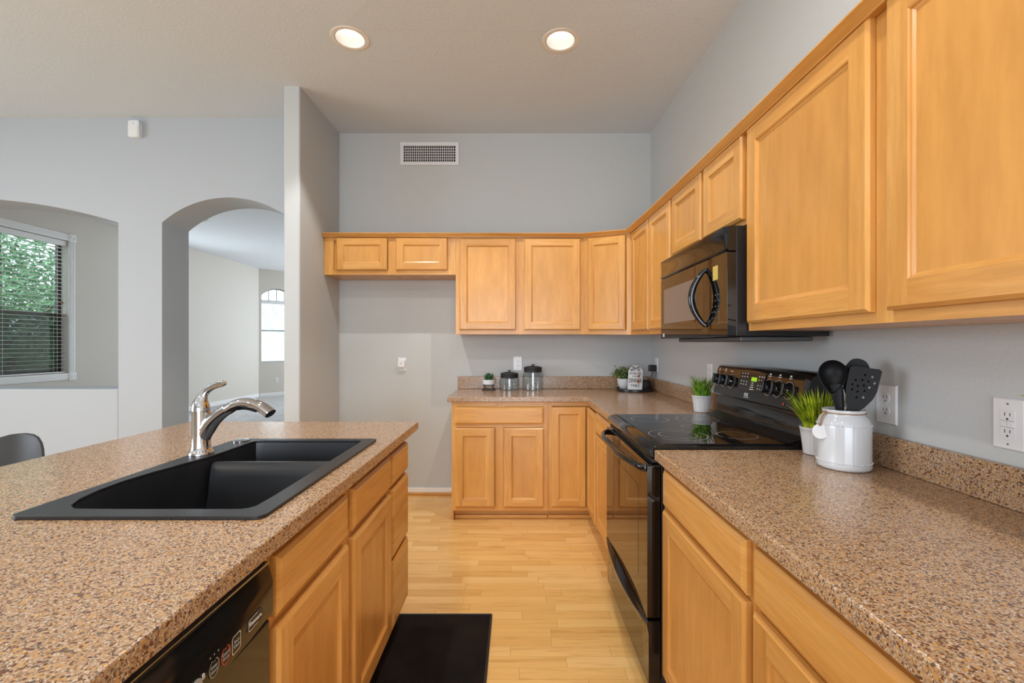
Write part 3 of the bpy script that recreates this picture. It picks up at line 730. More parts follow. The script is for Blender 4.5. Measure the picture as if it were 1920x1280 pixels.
# ================================================================== DISHWASHER
dw = empty('dishwasher', (-0.8, 0.64, 0), 'black dishwasher under the near end of the island countertop', 'dishwasher')
FDW = frame((-0.505, 0, 0), (0, 1, 0), (1, 0, 0))
bm = BM(); box(bm, 0.347, 0.945, -0.58, -0.03, 0.02, 0.868, FDW); mk('tub', bm, black_matte, dw)
bm = BM(); box(bm, 0.351, 0.941, -0.03, 0.004, 0.12, 0.738, FDW); mk('door', bm, black_gloss, dw, 0.004)
bm = BM(); R = []
for u in (0.351, 0.360, 0.50, 0.64, 0.78, 0.932, 0.941):
    k = 0.0 if u in (0.351, 0.941) else 0.012 * (1 - ((u - 0.646) / 0.295) ** 2)
    R.append([FDW @ Vector(p) for p in ((u, -0.029, 0.742), (u, 0.004 + k * 0.3, 0.742), (u, 0.010 + k, 0.752), (u, 0.010 + k, 0.815), (u, 0.007 + k * 0.85, 0.826), (u, 0.000 + k * 0.5, 0.851), (u, -0.029, 0.851))])
loops(bm, R); pn = mk('control_panel', bm, black_gloss, dw, smooth=30)
bm = BM(); box(bm, 0.351, 0.941, -0.03, 0.003, 0.8515, 0.8555, FDW); mk('top_trim', bm, steel, dw)
bm = BM(); box(bm, 0.351, 0.941, -0.03, -0.006, 0.856, 0.872, FDW); mk('dark_gap_strip', bm, black_matte, dw)  # black box painted in as the dark gap under the countertop
bm = BM(); box(bm, 0.351, 0.941, -0.07, -0.05, 0.02, 0.115, FDW); mk('kick_plate', bm, black_matte, dw)
def dn(u): return 0.0105 + 0.012 * (1 - ((u - 0.646) / 0.295) ** 2)
def dpt(u, z, e=0.0): return (FDW @ Vector((u, dn(u) + e, z)))
def ringmark(name, u, z, rx, rz, m, n=28, w=0.0014, notch=False, square=False):
    bm = BM(); pts = []
    if square: pts = [(-rx, -rz * 0.8), (-rx * 0.8, -rz), (rx * 0.8, -rz), (rx, -rz * 0.8), (rx, rz * .8), (rx * .8, rz), (-rx * .8, rz), (-rx, rz * .8)]
    else:
        for i in range(n):
            a = 2 * PI * i / n; f = 1.0
            if notch and 1.15 < a < 2.0: f = 0.74
            pts.append((rx * f * math.cos(a), rz * f * math.sin(a)))
    o_ = [dpt(u + a, z + b, 0.0002) for a, b in pts]
    i_ = [dpt(u + a * (1 - w / rx), z + b * (1 - w / rz), 0.0002) for a, b in pts]
    k = len(pts); va = [bm.verts.new(p) for p in o_]; vb = [bm.verts.new(p) for p in i_]
    for i in range(k): quadface(bm, (va[i], va[(i + 1) % k], vb[(i + 1) % k], vb[i]))
    return mk(name, bm, m, pn, smooth=0)
def dtext(s, u, z, size, m, sx=1.0):
    c = dpt(u, z, 0.0004); return text('lettering', s, tmat(c, (FDW.to_3x3() @ Vector((1, dn(u + .01) - dn(u - .01), 0)) * 1 if False else Vector((0, 1, 0))), (0, 0, 1)), size, m, pn, sx)
badge = BM(); box(badge, 0.840, 0.889, dn(0.865) - 0.004, dn(0.865) + 0.0012, 0.771, 0.792, FDW); mk('badge', badge, mat('badge_plate', S(52, 44, 40), 0.35, metal=0.3), pn, 0.001)
ringmark('badge_frame', 0.8645, 0.7815, 0.0245, 0.0105, mark_w, square=True, w=0.0012).location = FDW.to_3x3() @ Vector((0, 0.0014, 0))
c = dpt(0.8645, 0.7815, 0.0018); text('badge_lettering', 'Kenmore', tmat(c, (0, 1, 0), (0, 0, 1)), 0.0105, mark_w, pn)
ringmark('start_button', 0.803, 0.778, 0.0135, 0.0155, mark_w, square=True); dtext('Start', 0.803, 0.7815, 0.0075, mark_g); dtext('Wash', 0.803, 0.7735, 0.0075, mark_g)
ringmark('cancel_button', 0.7716, 0.778, 0.0128, 0.0150, mark_r, notch=True); dtext('Cancel', 0.7716, 0.7805, 0.0068, mark_g); dtext('Drain', 0.7716, 0.773, 0.0068, mark_g)
ringmark('delay_button', 0.7405, 0.778, 0.0128, 0.0150, mark_g, notch=True); dtext('Delay', 0.7405, 0.7805, 0.0068, mark_g); dtext('Hours', 0.7405, 0.773, 0.0068, mark_g)
bm = BM()
for du in (-0.010, 0.0, 0.010): box(bm, 0.7405 + du - 0.0008, 0.7405 + du + 0.0008, dn(0.74) + 0.0002, dn(0.74) + 0.0006, 0.798, 0.801, FDW)
mk('indicator_marks', bm, mark_g, pn, smooth=0)
dtext('B', 0.7137, 0.783, 0.013, mark_w)
bm = BM(); lathe(bm, [(0.012, 0), (0.012, 0.002), (0, 0.003)], (0, 0, 0), 24, tmat(dpt(0.697, 0.778, 0.0), (0, 1, 0), (0, 0, 1))); mk('round_button', bm, mark_g, pn)

# ================================================================== RANGE
RY0, RY1 = 1.6845, 2.455
rg = empty('range_stove', (0.82, 2.07, 0), 'black freestanding electric range with glass cooktop between the countertops', 'range')
FRG = frame((0.0, 0, 0), (0, 1, 0), (1, 0, 0))        # u = y, n = x
bm = BM(); box(bm, RY0 + 0.004, RY1 - 0.004, 0.53, 1.15, 0.03, 0.905, FRG); mk('body', bm, black_satin, rg, 0.003)
# cooktop frame with rounded front, glass
bm = BM()
pr = [(0.512, 0.878), (0.490, 0.884), (0.482, 0.896), (0.484, 0.910), (0.498, 0.921), (0.520, 0.9275), (1.00, 0.9275), (1.015, 0.930), (1.03, 0.938), (1.055, 0.942), (1.055, 0.9055), (0.535, 0.9055)]
R = []
for u, q in ((RY0, 0.004), (RY0 + 0.006, 0.0), (RY1 - 0.006, 0.0), (RY1, 0.004)): R.append([Vector((x + (q if x < 0.6 else 0), u, z - (q * 0.8 if z > 0.906 else 0))) for x, z in pr])
loops(bm, R); mk('cooktop_frame', bm, black_gloss, rg, smooth=40)
bm = BM(); fill_poly(bm, [rrect(0.528, 1.000, RY0 + 0.022, RY1 - 0.022, 0.015)], XY, 0.9276, 0.9296); gl = mk('glass_cooktop', bm, black_glass, rg, 0.0008)
def burner(x, y, radii):
    bm = BM()
    for r, gap in radii:
        n = 56; 
        for i in range(n):
            a0, a1 = 2 * PI * i / n, 2 * PI * (i + 1) / n
            if gap and (0.35 < (a0 % PI) < 0.65): continue
            q = [Vector((x + rr * math.cos(a), y + rr * math.sin(a), 0.9299)) for rr, a in ((r, a0), (r, a1), (r - 0.0028, a1), (r - 0.0028, a0))]
            quadface(bm, [bm.verts.new(p) for p in q])
    bmesh.ops.remove_doubles(bm, verts=bm.verts[:], dist=1e-5); mk('burner_ring', bm, ring_m, gl, smooth=0)
burner(0.655, 1.875, [(0.115, True), (0.076, False)]); burner(0.655, 2.27, [(0.090, True)]); burner(0.890, 1.865, [(0.078, True)]); burner(0.890, 2.275, [(0.100, True), (0.062, False)]); burner(0.775, 2.07, [(0.035, True)])
# oven door
bm = BM(); fill_poly(bm, [rrect(RY0 + 0.006, RY1 - 0.006, 0.290, 0.862, 0.012, 4)], FRG, 0.479, 0.5255); od = mk('oven_door', bm, black_glass, rg, 0.004, 3)
bm = BM(); fill_poly(bm, [rrect(RY0 + 0.13, RY1 - 0.13, 0.39, 0.745, 0.02, 4)], FRG, 0.4782, 0.4788); mk('oven_window', bm, mat('oven_window_tint', S(44, 30, 22), 0.03, spec=0.8), od)
bm = BM(); box(bm, RY0 + 0.006, RY1 - 0.006, 0.497, 0.5285, 0.864, 0.8765, FRG); mk('vent_trim', bm, black_matte, rg)
bm = BM(); n = 26; pts = []; rad = []
for i in range(n + 1):
    s = i / n; u = lerp(RY0 + 0.035, RY1 - 0.035, s); b = min(1.0, math.sin(PI * s) * 1.25) ** 0.7
    pts.append((0.470 - 0.052 * b, u, 0.838 + 0.014 * math.sin(PI * s))); rad.append((0.011 + 0.002 * b, 0.014))
pts = [(0.480, RY0 + 0.036, 0.838)] + pts + [(0.480, RY1 - 0.036, 0.838)]; rad = [(0.013, 0.016)] + rad + [(0.013, 0.016)]
sweep(bm, pts, rad, 14); mk('handle', bm, black_gloss, od, smooth=50)
bm = BM()
for k in range(4): box(bm, RY0 + 0.15, RY1 - 0.15, 0.477, 0.4789, 0.80 + 0.012 * k, 0.803 + 0.012 * k, FRG)
mk('door_vent_ribs', bm, black_satin, od)
bm = BM()
R = []
for i in range(15):
    s = i / 14; u = lerp(RY0 + 0.006, RY1 - 0.006, s); b = 0.026 * math.sin(PI * s) ** 0.8 if 0 < s < 1 else 0
    zl = 0.283 - 0.03 * math.sin(PI * s) * 0.3
    R.append([Vector(p) for p in ((0.5255, u, 0.05), (0.484, u, 0.05), (0.484, u, 0.235), (0.480 - b, u, zl - 0.028), (0.477 - b, u, zl - 0.008), (0.483 - b * 0.6, u, zl), (0.5255, u, 0.284))])
loops(bm, R); mk('storage_drawer', bm, black_gloss, rg, smooth=40)
# backguard
bm = BM()
pr = [(1.058, 0.9425), (1.060, 1.018), (1.066, 1.030), (1.0665, 1.036), (1.043, 1.040), (1.039, 1.047), (1.048, 1.090), (1.062, 1.165), (1.072, 1.184), (1.085, 1.190), (1.150, 1.190), (1.158, 1.182), (1.158, 0.9425)]
R = []
for u, k in ((RY0 + 0.004, 0.012), (RY0 + 0.016, 0.0), (lerp(RY0, RY1, .5), -0.006), (RY1 - 0.016, 0.0), (RY1 - 0.004, 0.012)):
    R.append([Vector((min(x + (k if x < 1.14 else 0), 1.159), u, z - (k * 0.7 if z > 1.1 else 0))) for x, z in pr])
loops(bm, R); bgd = mk('backguard', bm, black_gloss, rg, smooth=35)
bm = BM(); Rv = [[Vector((x, u, z)) for x, z in ((1.0, 0.9302), (1.018, 0.937), (1.045, 0.943), (1.0575, 0.955), (1.0575, 0.9424), (1.03, 0.9385), (1.012, 0.9302))] for u in (RY0 + 0.02, RY1 - 0.02)]
loops(bm, Rv); mk('backguard_cove', bm, black_satin, rg, smooth=50)
A0, A1 = Vector((1.039, 0, 1.047)), Vector((1.062, 0, 1.165))
PUP = (A1 - A0).normalized(); PN = Vector((-PUP.z, 0, PUP.x))
def ppt(y, v, e=0.0):                       # y along the range, v = 0 .. 1 up the panel face
    k = 1 - abs((y - 2.07) / 0.385) ** 2
    return Vector((lerp(A0.x, A1.x, v) - 0.006 * k, y, lerp(A0.z, A1.z, v))) + PN * e
def pmat(y, v, e): return tmat(ppt(y, v, e), (0, -1, 0), PUP)
def knob(y, v, r=0.026):
    bm = BM(); M = pmat(y, v, 0.0)
    lathe(bm, [(r * 1.22, 0), (r * 1.22, 0.003), (r * 1.0, 0.005), (r * 0.92, 0.018), (r * 0.84, 0.021), (0, 0.0212)], (0, 0, 0), 28, M)
    k = mk('knob', bm, black_gloss, bgd, smooth=40)
    bm = BM(); box(bm, -0.0065, 0.0065, -r * 0.98, r * 0.98, 0.0213, 0.031, M); mk('knob_grip', bm, black_gloss, k, 0.003)
    bm = BM(); lathe(bm, [(r * 1.24, 0.0005), (r * 1.36, 0.0012), (r * 1.36, 0.0002)], (0, 0, 0), 28, M, cap0=False, cap1=False); mk('knob_ring', bm, mark_g, k)
for y in (2.405, 2.330, 2.250): knob(y, 0.60)
for y in (1.921, 1.853, 1.782): knob(y, 0.60)
def pbox(bm, y, v, w, h, e0=0.0004, e1=0.0009):
    M = pmat(y, v, 0); box(bm, -w / 2, w / 2, -h / 2, h / 2, e0, e1, M)
bm = BM(); pbox(bm, 2.060, 0.70, 0.215, 0.082, 0.0, 0.0035); dpn = mk('display_panel', bm, mat('panel_brown_black', S(46, 36, 30), 0.12, spec=0.6), bgd, 0.001)
bm = BM(); pbox(bm, 2.036, 0.80, 0.046, 0.018, 0.0036, 0.0044); mk('clock_display', bm, lcd, dpn)
bm = BM()
for cyy in (2.145, 2.122, 2.098):
    for v in (0.98, 0.86, 0.68, 0.57): pbox(bm, cyy, v, 0.008, 0.005, 0.0037, 0.0041)
mk('keypad_print', bm, mark_w, dpn, smooth=0); bm = BM()
for cyy in (1.995, 1.975, 1.958):
    for v in (0.92, 0.80, 0.60, 0.48): pbox(bm, cyy, v, 0.007, 0.006, 0.0037, 0.0041)
mk('keypad_print', bm, mark_w, dpn, smooth=0); bm = BM()
for k, v in enumerate((0.66, 0.58, 0.50, 0.42)): pbox(bm, 2.045, v, 0.016 + 0.006 * k, 0.004, 0.0037, 0.0041)
mk('keypad_print', bm, mark_w, dpn, smooth=0)
for yy in (2.405, 2.330, 1.921, 1.853, 1.782):
    bm = BM(); pbox(bm, yy, 1.06, 0.012, 0.007); pbox(bm, yy, 0.985, 0.022, 0.003); mk('burner_symbol', bm, mark_w, bgd, smooth=0)
bm = BM(); pbox(bm, 2.262, 1.0, 0.03, 0.004); mk('oven_symbol', bm, mark_w, bgd, smooth=0)
bm = BM()
for yy in (2.405, 2.330, 2.262, 1.921, 1.853): pbox(bm, yy, 0.93, 0.005, 0.0045)
pbox(bm, 1.80, 0.14, 0.009, 0.008); pbox(bm, 2.428, 0.26, 0.007, 0.006)
mk('indicator_dots', bm, mark_r, bgd, smooth=0)
bm = BM(); pbox(bm, 2.087, 0.20, 0.034, 0.012); pbox(bm, 2.084, 0.10, 0.044, 0.003); mk('brand_plate', bm, mark_w, bgd, smooth=0)
text('brand_lettering', 'Kenmore', pmat(2.087, 0.20, 0.0010), 0.0075, mat('ink_black', (0.02, 0.02, 0.02), 0.5), bgd)

# ================================================================== MICROWAVE
MY0, MY1, MZ0, MZ1 = 1.692, 2.466, 1.324, 1.733
mw = empty('microwave_oven', (0.97, 2.08, MZ0), 'black over-the-range microwave oven hanging under the short wall cabinet', 'microwave')
bm = BM(); box(bm, MY0 + 0.004, MY1 - 0.004, 0.806, 1.150, MZ0 + 0.002, MZ1, FRG); mk('body', bm, black_satin, mw, 0.003)
bm = BM(); R = [[Vector((x, u, z)) for x, z in ((0.805, 1.640), (0.778, 1.640), (0.770, 1.648), (0.766 + k, 1.700), (0.766 + k, 1.730), (0.805, 1.732))] for u, k in ((MY0, 0.012), (MY0 + 0.02, 0.0), (MY1 - 0.02, 0.0), (MY1, 0.012))]
loops(bm, R); mk('top_vent', bm, black_gloss, mw, smooth=30)
MS = 1.855
bm = BM(); fill_poly(bm, [rrect(MS + 0.002, MY1, MZ0 + 0.002, 1.637, 0.006, 3)], FRG, 0.772, 0.805); md = mk('door', bm, black_glass, mw, 0.004, 3)
bm = BM(); fill_poly(bm, [rrect(MS + 0.135, MY1 - 0.052, 1.403, 1.580, 0.012, 4)], FRG, 0.7712, 0.7717); mk('door_window', bm, mat('door_window_mesh', S(104, 99, 98), 0.22, spec=0.6), md)
bm = BM(); pts = []
for i in range(25):
    s = i / 24; pts.append((0.772 - 0.052 * math.sin(PI * s) ** 0.75, MS + 0.028 + 0.018 * math.sin(PI * s), lerp(1.372, 1.600, s)))
sweep(bm, pts, [(lerp(0.009, 0.014, math.sin(PI * i / 24)), lerp(0.008, 0.012, math.sin(PI * i / 24))) for i in range(25)], 14, up=(0, 1, 0)); mk('handle', bm, black_gloss, md, smooth=50)
bm = BM(); fill_poly(bm, [rrect(MY0, MS - 0.001, MZ0 + 0.002, 1.637, 0.006, 3)], FRG, 0.772, 0.805); mp = mk('control_panel', bm, black_glass, mw, 0.004, 3)
bm = BM(); box(bm, MS - 0.085, MS - 0.04, 0.7712, 0.7718, 1.545, 1.600, FRG); mk('energy_sticker', bm, mat('sticker_yellow', S(196, 176, 92), 0.4), mp)
bm = BM()
for a in range(3):
    for b in range(6): box(bm, MS - 0.095 + a * 0.028, MS - 0.088 + a * 0.028, 0.7713, 0.7717, 1.375 + b * 0.022, 1.379 + b * 0.022, FRG)
mk('keypad_marks', bm, mat('keypad_ink', S(110, 106, 104), 0.4), mp, smooth=0)
bm = BM(); fill_poly(bm, [rrect(MY1 - 0.058, MY1 - 0.034, 1.336, 1.352, 0.001, 2)], FRG, 0.7710, 0.7716); lg = mk('logo_plate', bm, mark_w, md)
bm = BM(); box(bm, MY1 - 0.053, MY1 - 0.046, 0.7705, 0.7709, 1.339, 1.347, FRG); box(bm, MY1 - 0.053, MY1 - 0.040, 0.7705, 0.7709, 1.3465, 1.3475, FRG); mk('logo_mark', bm, mat('logo_ink', S(70, 62, 58), 0.5), lg)
bm = BM(); box(bm, MY0 + 0.02, MY1 - 0.10, 0.83, 1.10, 1.308, MZ0 + 0.001, FRG); mk('grease_filter', bm, dark_grey, mw, 0.004)

# ================================================================== WALL DEVICES, CEILING
def outlet(name, F, u, z, label, gfci=False, w=0.070, h=0.115, group='white wall outlets'):
    t = empty(name, F @ Vector((u, 0, z)), label, 'outlet', group)
    bm = BM(); R = lambda i, n: [F @ Vector((u + a, n, z + b)) for a, b in ((-w / 2 + i, -h / 2 + i), (w / 2 - i, -h / 2 + i), (w / 2 - i, h / 2 - i), (-w / 2 + i, h / 2 - i))]
    loops(bm, [R(0, 0.0005), R(0, 0.003), R(0.003, 0.006), R(0.006, 0.0062)]); pl = mk('cover_plate', bm, plastic_w, t, smooth=30)
    if gfci:
        bm = BM(); box(bm, u - 0.0165, u + 0.0165, 0.0063, 0.0075, z - 0.033, z + 0.033, F); rc = mk('receptacle', bm, plastic_w, t, 0.0006)
        bm = BM(); box(bm, u - 0.013, u - 0.001, 0.0076, 0.0092, z - 0.006, z + 0.006, F); mk('test_button', bm, plastic_w, rc, 0.0006)
        bm = BM(); box(bm, u + 0.001, u + 0.013, 0.0076, 0.0092, z - 0.006, z + 0.006, F); mk('reset_button', bm, plastic_w, rc, 0.0006)
        bm = BM()
        for s in (-1, 1): box(bm, u - 0.0165, u + 0.0165, 0.0076, 0.0078, z + s * 0.0078 - 0.0003, z + s * 0.0078 + 0.0003, F)
        for zc in (-0.020, 0.020):
            for s in (-1, 1): box(bm, u + s * 0.0058 - 0.0009, u + s * 0.0058 + 0.0009, 0.0076, 0.0078, z + zc - 0.001, z + zc + 0.007, F)
            M = F @ Matrix.Translation((u, 0.0076, z + zc - 0.008)) @ Matrix.Rotation(-PI / 2, 4, 'X'); lathe(bm, [(0.0026, 0), (0.0026, 0.0003)], (0, 0, 0), 10, M)
        for zc in (-0.0475, 0.0475):
            M = F @ Matrix.Translation((u, 0.0063, z + zc)) @ Matrix.Rotation(-PI / 2, 4, 'X'); lathe(bm, [(0.002, 0), (0.002, 0.0006)], (0, 0, 0), 10, M)
        mk('slots', bm, plastic_s, rc, smooth=0)
    else:
        for zc in (-0.0195, 0.0195):
            bm = BM(); M = F @ Matrix.Translation((u, 0.0063, z + zc)) @ Matrix.Rotation(-PI / 2, 4, 'X')
            lathe(bm, [(0.0168, 0), (0.0165, 0.0016), (0, 0.0017)], (0, 0, 0), 24, M); rc = mk('receptacle', bm, plastic_w, t)
            bm = BM()
            for s in (-1, 1): box(bm, u + s * 0.0062 - 0.001, u + s * 0.0062 + 0.001, 0.0081, 0.0084, z + zc - 0.001, z + zc + 0.008, F)
            M2 = F @ Matrix.Translation((u, 0.0081, z + zc - 0.008)) @ Matrix.Rotation(-PI / 2, 4, 'X'); lathe(bm, [(0.0026, 0), (0.0026, 0.0003)], (0, 0, 0), 10, M2)
            mk('slots', bm, plastic_s, rc, smooth=0)
        bm = BM(); M = F @ Matrix.Translation((u, 0.0063, z)) @ Matrix.Rotation(-PI / 2, 4, 'X'); lathe(bm, [(0.003, 0), (0.0025, 0.001), (0, 0.0012)], (0, 0, 0), 12, M); mk('screw', bm, plastic_w, t)
    return t
outlet('wall_outlet', FB, -0.989, 1.125, 'white outlet with a cube plugged in on the bare fridge alcove wall')
bm = BM(); box(bm, -1.020, -0.959, 0.0090, 0.040, 1.099, 1.160, FB); o = mk('plug_adapter', bm, plastic_w, None, 0.005, 3); tag(o, 'white square plug-in adapter in the outlet on the fridge alcove wall', 'adapter')
bm = BM(); M = FB @ Matrix.Translation((-0.989, 0.0401, 1.133)) @ Matrix.Rotation(-PI / 2, 4, 'X'); lathe(bm, [(0.004, 0), (0.004, 0.0006)], (0, 0, 0), 12, M); mk('sensor_dot', bm, black_matte, o)
outlet('wall_outlet', FB, 0.0135, 1.132, 'white outlet on the back wall above the two glass jars', w=0.076, h=0.121)
outlet('wall_outlet', FR, 3.83, 1.128, 'white outlet with a black charger at the right wall corner')
outlet('wall_outlet', FR, 2.775, 1.125, 'white outlet on the right wall behind the far grass pot')
outlet('wall_outlet', FR, 1.451, 1.1085, 'white outlet on the right wall behind the black utensils', w=0.080, h=0.122)
outlet('ground_fault_outlet', FR, 1.090, 1.108, 'white outlet with test and reset buttons near the right picture edge', True, 0.0725, 0.121)
outlet('wall_outlet', FD, 0.295 * s2, 0.398, 'small white outlet below the far arched window through the doorway')
# charger with its cable
ch = empty('phone_charger', FR @ Vector((3.83, 0.01, 1.09)), 'black charger with a thin cable plugged in at the right wall corner', 'charger')
bm = BM(); box(bm, 3.806, 3.856, 0.0095, 0.066, 1.075, 1.128, FR); mk('plug_body', bm, black_satin, ch, 0.006)
bm = BM(); sweep(bm, bez((1.13, 3.83, 1.0745), (1.13, 3.83, 1.045), (1.125, 3.87, 1.03), (1.118, 3.88, 1.018), 10) + [Vector((1.11, 3.88, 0.99))], 0.002, 8); mk('cable', bm, black_satin, ch)

# air vent
vt = empty('air_vent', FB @ Vector((-0.75, 0, 2.85)), 'white rectangular air vent grille high on the back wall', 'vent')
bm = BM(); fill_poly(bm, [rect(-1.005, -0.497, 2.850, 3.048), rect(-0.975, -0.527, 2.879, 3.016)], FB, 0.001, 0.010); mk('frame', bm, plastic_w, vt, 0.003)
bm = BM(); box(bm, -0.975, -0.527, 0.0005, 0.0015, 2.879, 3.016, FB); mk('duct_opening', bm, black_matte, vt)
bm = BM()
for k in range(1, 24): u = lerp(-0.975, -0.527, k / 24); box(bm, u - 0.0022, u + 0.0022, 0.002, 0.009, 2.879, 3.016, FB)
for k in range(1, 6): z = lerp(2.879, 3.016, k / 6); box(bm, -0.975, -0.527, 0.003, 0.007, z - 0.002, z + 0.002, FB)
mk('louvers', bm, plastic_w, vt, smooth=0)
# motion sensor
ms = empty('motion_sensor', FL @ Vector((-3.058, 0, 2.954)), 'small white motion sensor high on the wall between the two arches', 'sensor')
bm = BM(); fill_poly(bm, [rrect(-3.104, -3.016, 2.956, 3.088, 0.016, 4)], FL, 0.001, 0.042); mk('housing', bm, plastic_w, ms, 0.010, 4)
bm = BM(); fill_poly(bm, [rrect(-3.096, -3.024, 2.966, 3.048, 0.012, 4)], FL, 0.0405, 0.046); mk('lens', bm, mat('sensor_lens', S(222, 224, 224), 0.5), ms, 0.003)
bm = BM(); box(bm, -3.064, -3.056, 0.042, 0.0428, 3.060, 3.066, FL); mk('indicator', bm, mark_g, ms)
# recessed lamps
for (x, y), lab in zip(LAMPS, ('round recessed ceiling lamp above the back cabinets, the right one of two', 'round recessed ceiling lamp nearer the partition wall, the left one of two')):
    cz = CZ - 0.0
    zc = cz_at(x, y)
    t = empty('recessed_lamp', (x, y, zc), lab, 'lamp', 'recessed ceiling lamps')
    bm = BM(); lathe(bm, [(0.112, -0.0006), (0.110, -0.004), (0.090, -0.005), (0.0875, -0.003), (0.0875, 0.0)], (x, y, zc), 40, cap0=False, cap1=False); mk('trim_ring', bm, can_trim, t)
    bm = BM(); lathe(bm, [(0.0845, -0.003), (0.082, 0.03), (0.072, 0.085)], (x, y, zc), 40, cap0=False, cap1=False); mk('baffle', bm, can_white, t, smooth=60)
    bm = BM(); lathe(bm, [(0.0715, 0.0), (0.06, -0.008), (0.03, -0.014), (0, -0.016)], (x, y, zc + 0.085), 32); mk('lens', bm, lamp_e, t, smooth=60)
    l = bpy.data.lights.new('lamp_light', 'SPOT'); l.energy = 58; l.color = WARM; l.spot_size = math.radians(98); l.spot_blend = 0.3; l.shadow_soft_size = 0.012
    o = bpy.data.objects.new('lamp_light', l); COL.objects.link(o); o.location = (0, 0, 0.062); o.parent = t
# smoke detector on the great room ceiling
bm = BM(); lathe(bm, [(0.070, -0.0005), (0.070, -0.022), (0.060, -0.036), (0.0, -0.038)], (-4.72, 6.95, GZ), 28); tag(mk('smoke_detector', bm, mat('detector_beige', S(200, 190, 176), 0.5)), 'small round smoke detector on the ceiling beyond the arched doorway', 'smoke detector')

# ================================================================== THINGS ON THE COUNTERS
def blades(bm, c, n, r0, h0, h1, spread, rnd, w=0.0027, bias=(0, 0), avoid=None):
    for k in range(n):
        a = rnd.uniform(0, 2 * PI); rr = r0 * math.sqrt(rnd.random()); h = rnd.uniform(h0, h1); ln = rnd.uniform(0.15, 1.0) * spread
        d = Vector((math.cos(a) + bias[0], math.sin(a) + bias[1], 0)); b = Vector((c[0] + rr * math.cos(a), c[1] + rr * math.sin(a), c[2]))
        tip = b + d * ln + Vector((0, 0, h)); mid = b + d * ln * 0.22 + Vector((0, 0, h * 0.62))
        q = [b * (1 - t_) ** 2 + mid * 2 * t_ * (1 - t_) + tip * t_ * t_ for t_ in (0, .25, .5, .75, 1)]
        if avoid and any(avoid(p) for p in q): continue
        s = Vector((-d.y, d.x, 0)).normalized(); s = (s + Vector((rnd.gauss(0, .3), rnd.gauss(0, .3), 0))).normalized()
        prev = None
        for i, p in enumerate(q):
            ww = w * (1, 1, .85, .55, .06)[i]
            e = (bm.verts.new(p - s * ww), bm.verts.new(p + s * ww))
            if prev: quadface(bm, (prev[0], prev[1], e[1], e[0]))
            prev = e
def grass_pot(x, y, label, gm, seed, h=(0.07, 0.125), spread=0.07, n=230, bias=(0, 0), avoid=None):
    z = CT1 + 0.0004; t = empty('potted_grass', (x, y, z), label, 'plant', 'white pots of artificial grass')
    bm = BM(); fl = lambda r, a, k: r * (1 + (0.014 * math.cos(26 * a) if 0 < k < 5 else 0))
    lathe(bm, [(0.038, 0), (0.0425, 0.002), (0.046, 0.035), (0.050, 0.068), (0.0525, 0.086), (0.0545, 0.088), (0.0545, 0.095), (0.051, 0.095), (0.049, 0.082)], (x, y, z), 104, mod=fl, cap1=False)
    mk('pot', bm, ceramic_m, t, smooth=45)
    bm = BM(); lathe(bm, [(0.049, 0), (0.02, 0.003), (0, 0.004)], (x, y, z + 0.082), 24, cap0=False); mk('soil', bm, soil, t)
    bm = BM(); blades(bm, (x, y, z + 0.083), n, 0.042, h[0], h[1], spread, random.Random(seed), bias=bias, avoid=avoid); mk('grass_blades', bm, gm, t, smooth=0, normals=False)
    return t
grass_pot(1.053, 2.622, 'green grass in a fluted white pot on the far side of the range', grass_a, 11, spread=0.066, n=190, avoid=lambda p: (p.y < 2.462 and p.z < 1.2) or p.x > 1.13)
grass_pot(1.050, 1.612, 'yellow-green grass in a fluted white pot behind the utensil crock', grass_b, 23, h=(0.08, 0.150), spread=0.085, n=260, bias=(-0.30, -0.35), avoid=lambda p: (p.x - 1.0175) ** 2 + (p.y - 1.437) ** 2 < 0.080 ** 2 or (p.y > 1.676 and p.x > 1.0) or p.x > 1.125)
t = grass_pot(1.045, 0.79, 'grass pot with one blade tip showing at the right picture edge', grass_a, 31, spread=0.05, h=(0.06, 0.11), n=120)
bm = BM(); zb = CT1 + 0.083
q = bez((1.045, 0.80, zb), (1.045, 0.83, zb + 0.16), (1.04, 0.88, zb + 0.20), (1.02, 0.94, 1.193), 6); prev = None
for i, p in enumerate(q):
    ww = 0.0045 * (1, 1, 1, 1, .9, .6, .06)[i]; e = (bm.verts.new(p - Vector((ww * .5, 0, ww))), bm.verts.new(p + Vector((ww * .5, 0, ww))))
    if prev: quadface(bm, (prev[0], prev[1], e[1], e[0]))
    prev = e
mk('long_blade', bm, grass_b, t, smooth=0, normals=False)

# utensil crock
CX, CY, CZ0 = 1.0175, 1.437, CT1 + 0.0004
cr = empty('utensil_crock', (CX, CY, CZ0), 'white ceramic utensil crock with beaded bands and twine tag on the near countertop', 'crock')
bm = BM(); lathe(bm, [(0.064, 0), (0.070, 0.003), (0.0725, 0.010), (0.0715, 0.020), (0.0715, 0.128), (0.070, 0.142), (0.064, 0.156), (0.0565, 0.164), (0.0550, 0.170), (0.0575, 0.176), (0.0570, 0.181), (0.0535, 0.1815), (0.0505, 0.176), (0.0505, 0.164), (0.064, 0.15), (0.067, 0.13), (0.067, 0.012), (0, 0.010)], (CX, CY, CZ0), 56); mk('jar', bm, ceramic, cr, smooth=50)
for rr, zz in ((0.0722, 0.0235), (0.0712, 0.136)):
    bm = BM()
    for k in range(64):
        a = 2 * PI * k / 64; M = Matrix.Translation((CX + rr * math.cos(a), CY + rr * math.sin(a), CZ0 + zz)); lathe(bm, [(0, -0.0022), (0.0020, -0.0012), (0.0024, 0), (0.0020, 0.0012), (0, 0.0022)], (0, 0, 0), 6, M)
    mk('beaded_band', bm, ceramic, cr)
tg = Vector((CX - 0.0725, CY + 0.006, CZ0 + 0.172))
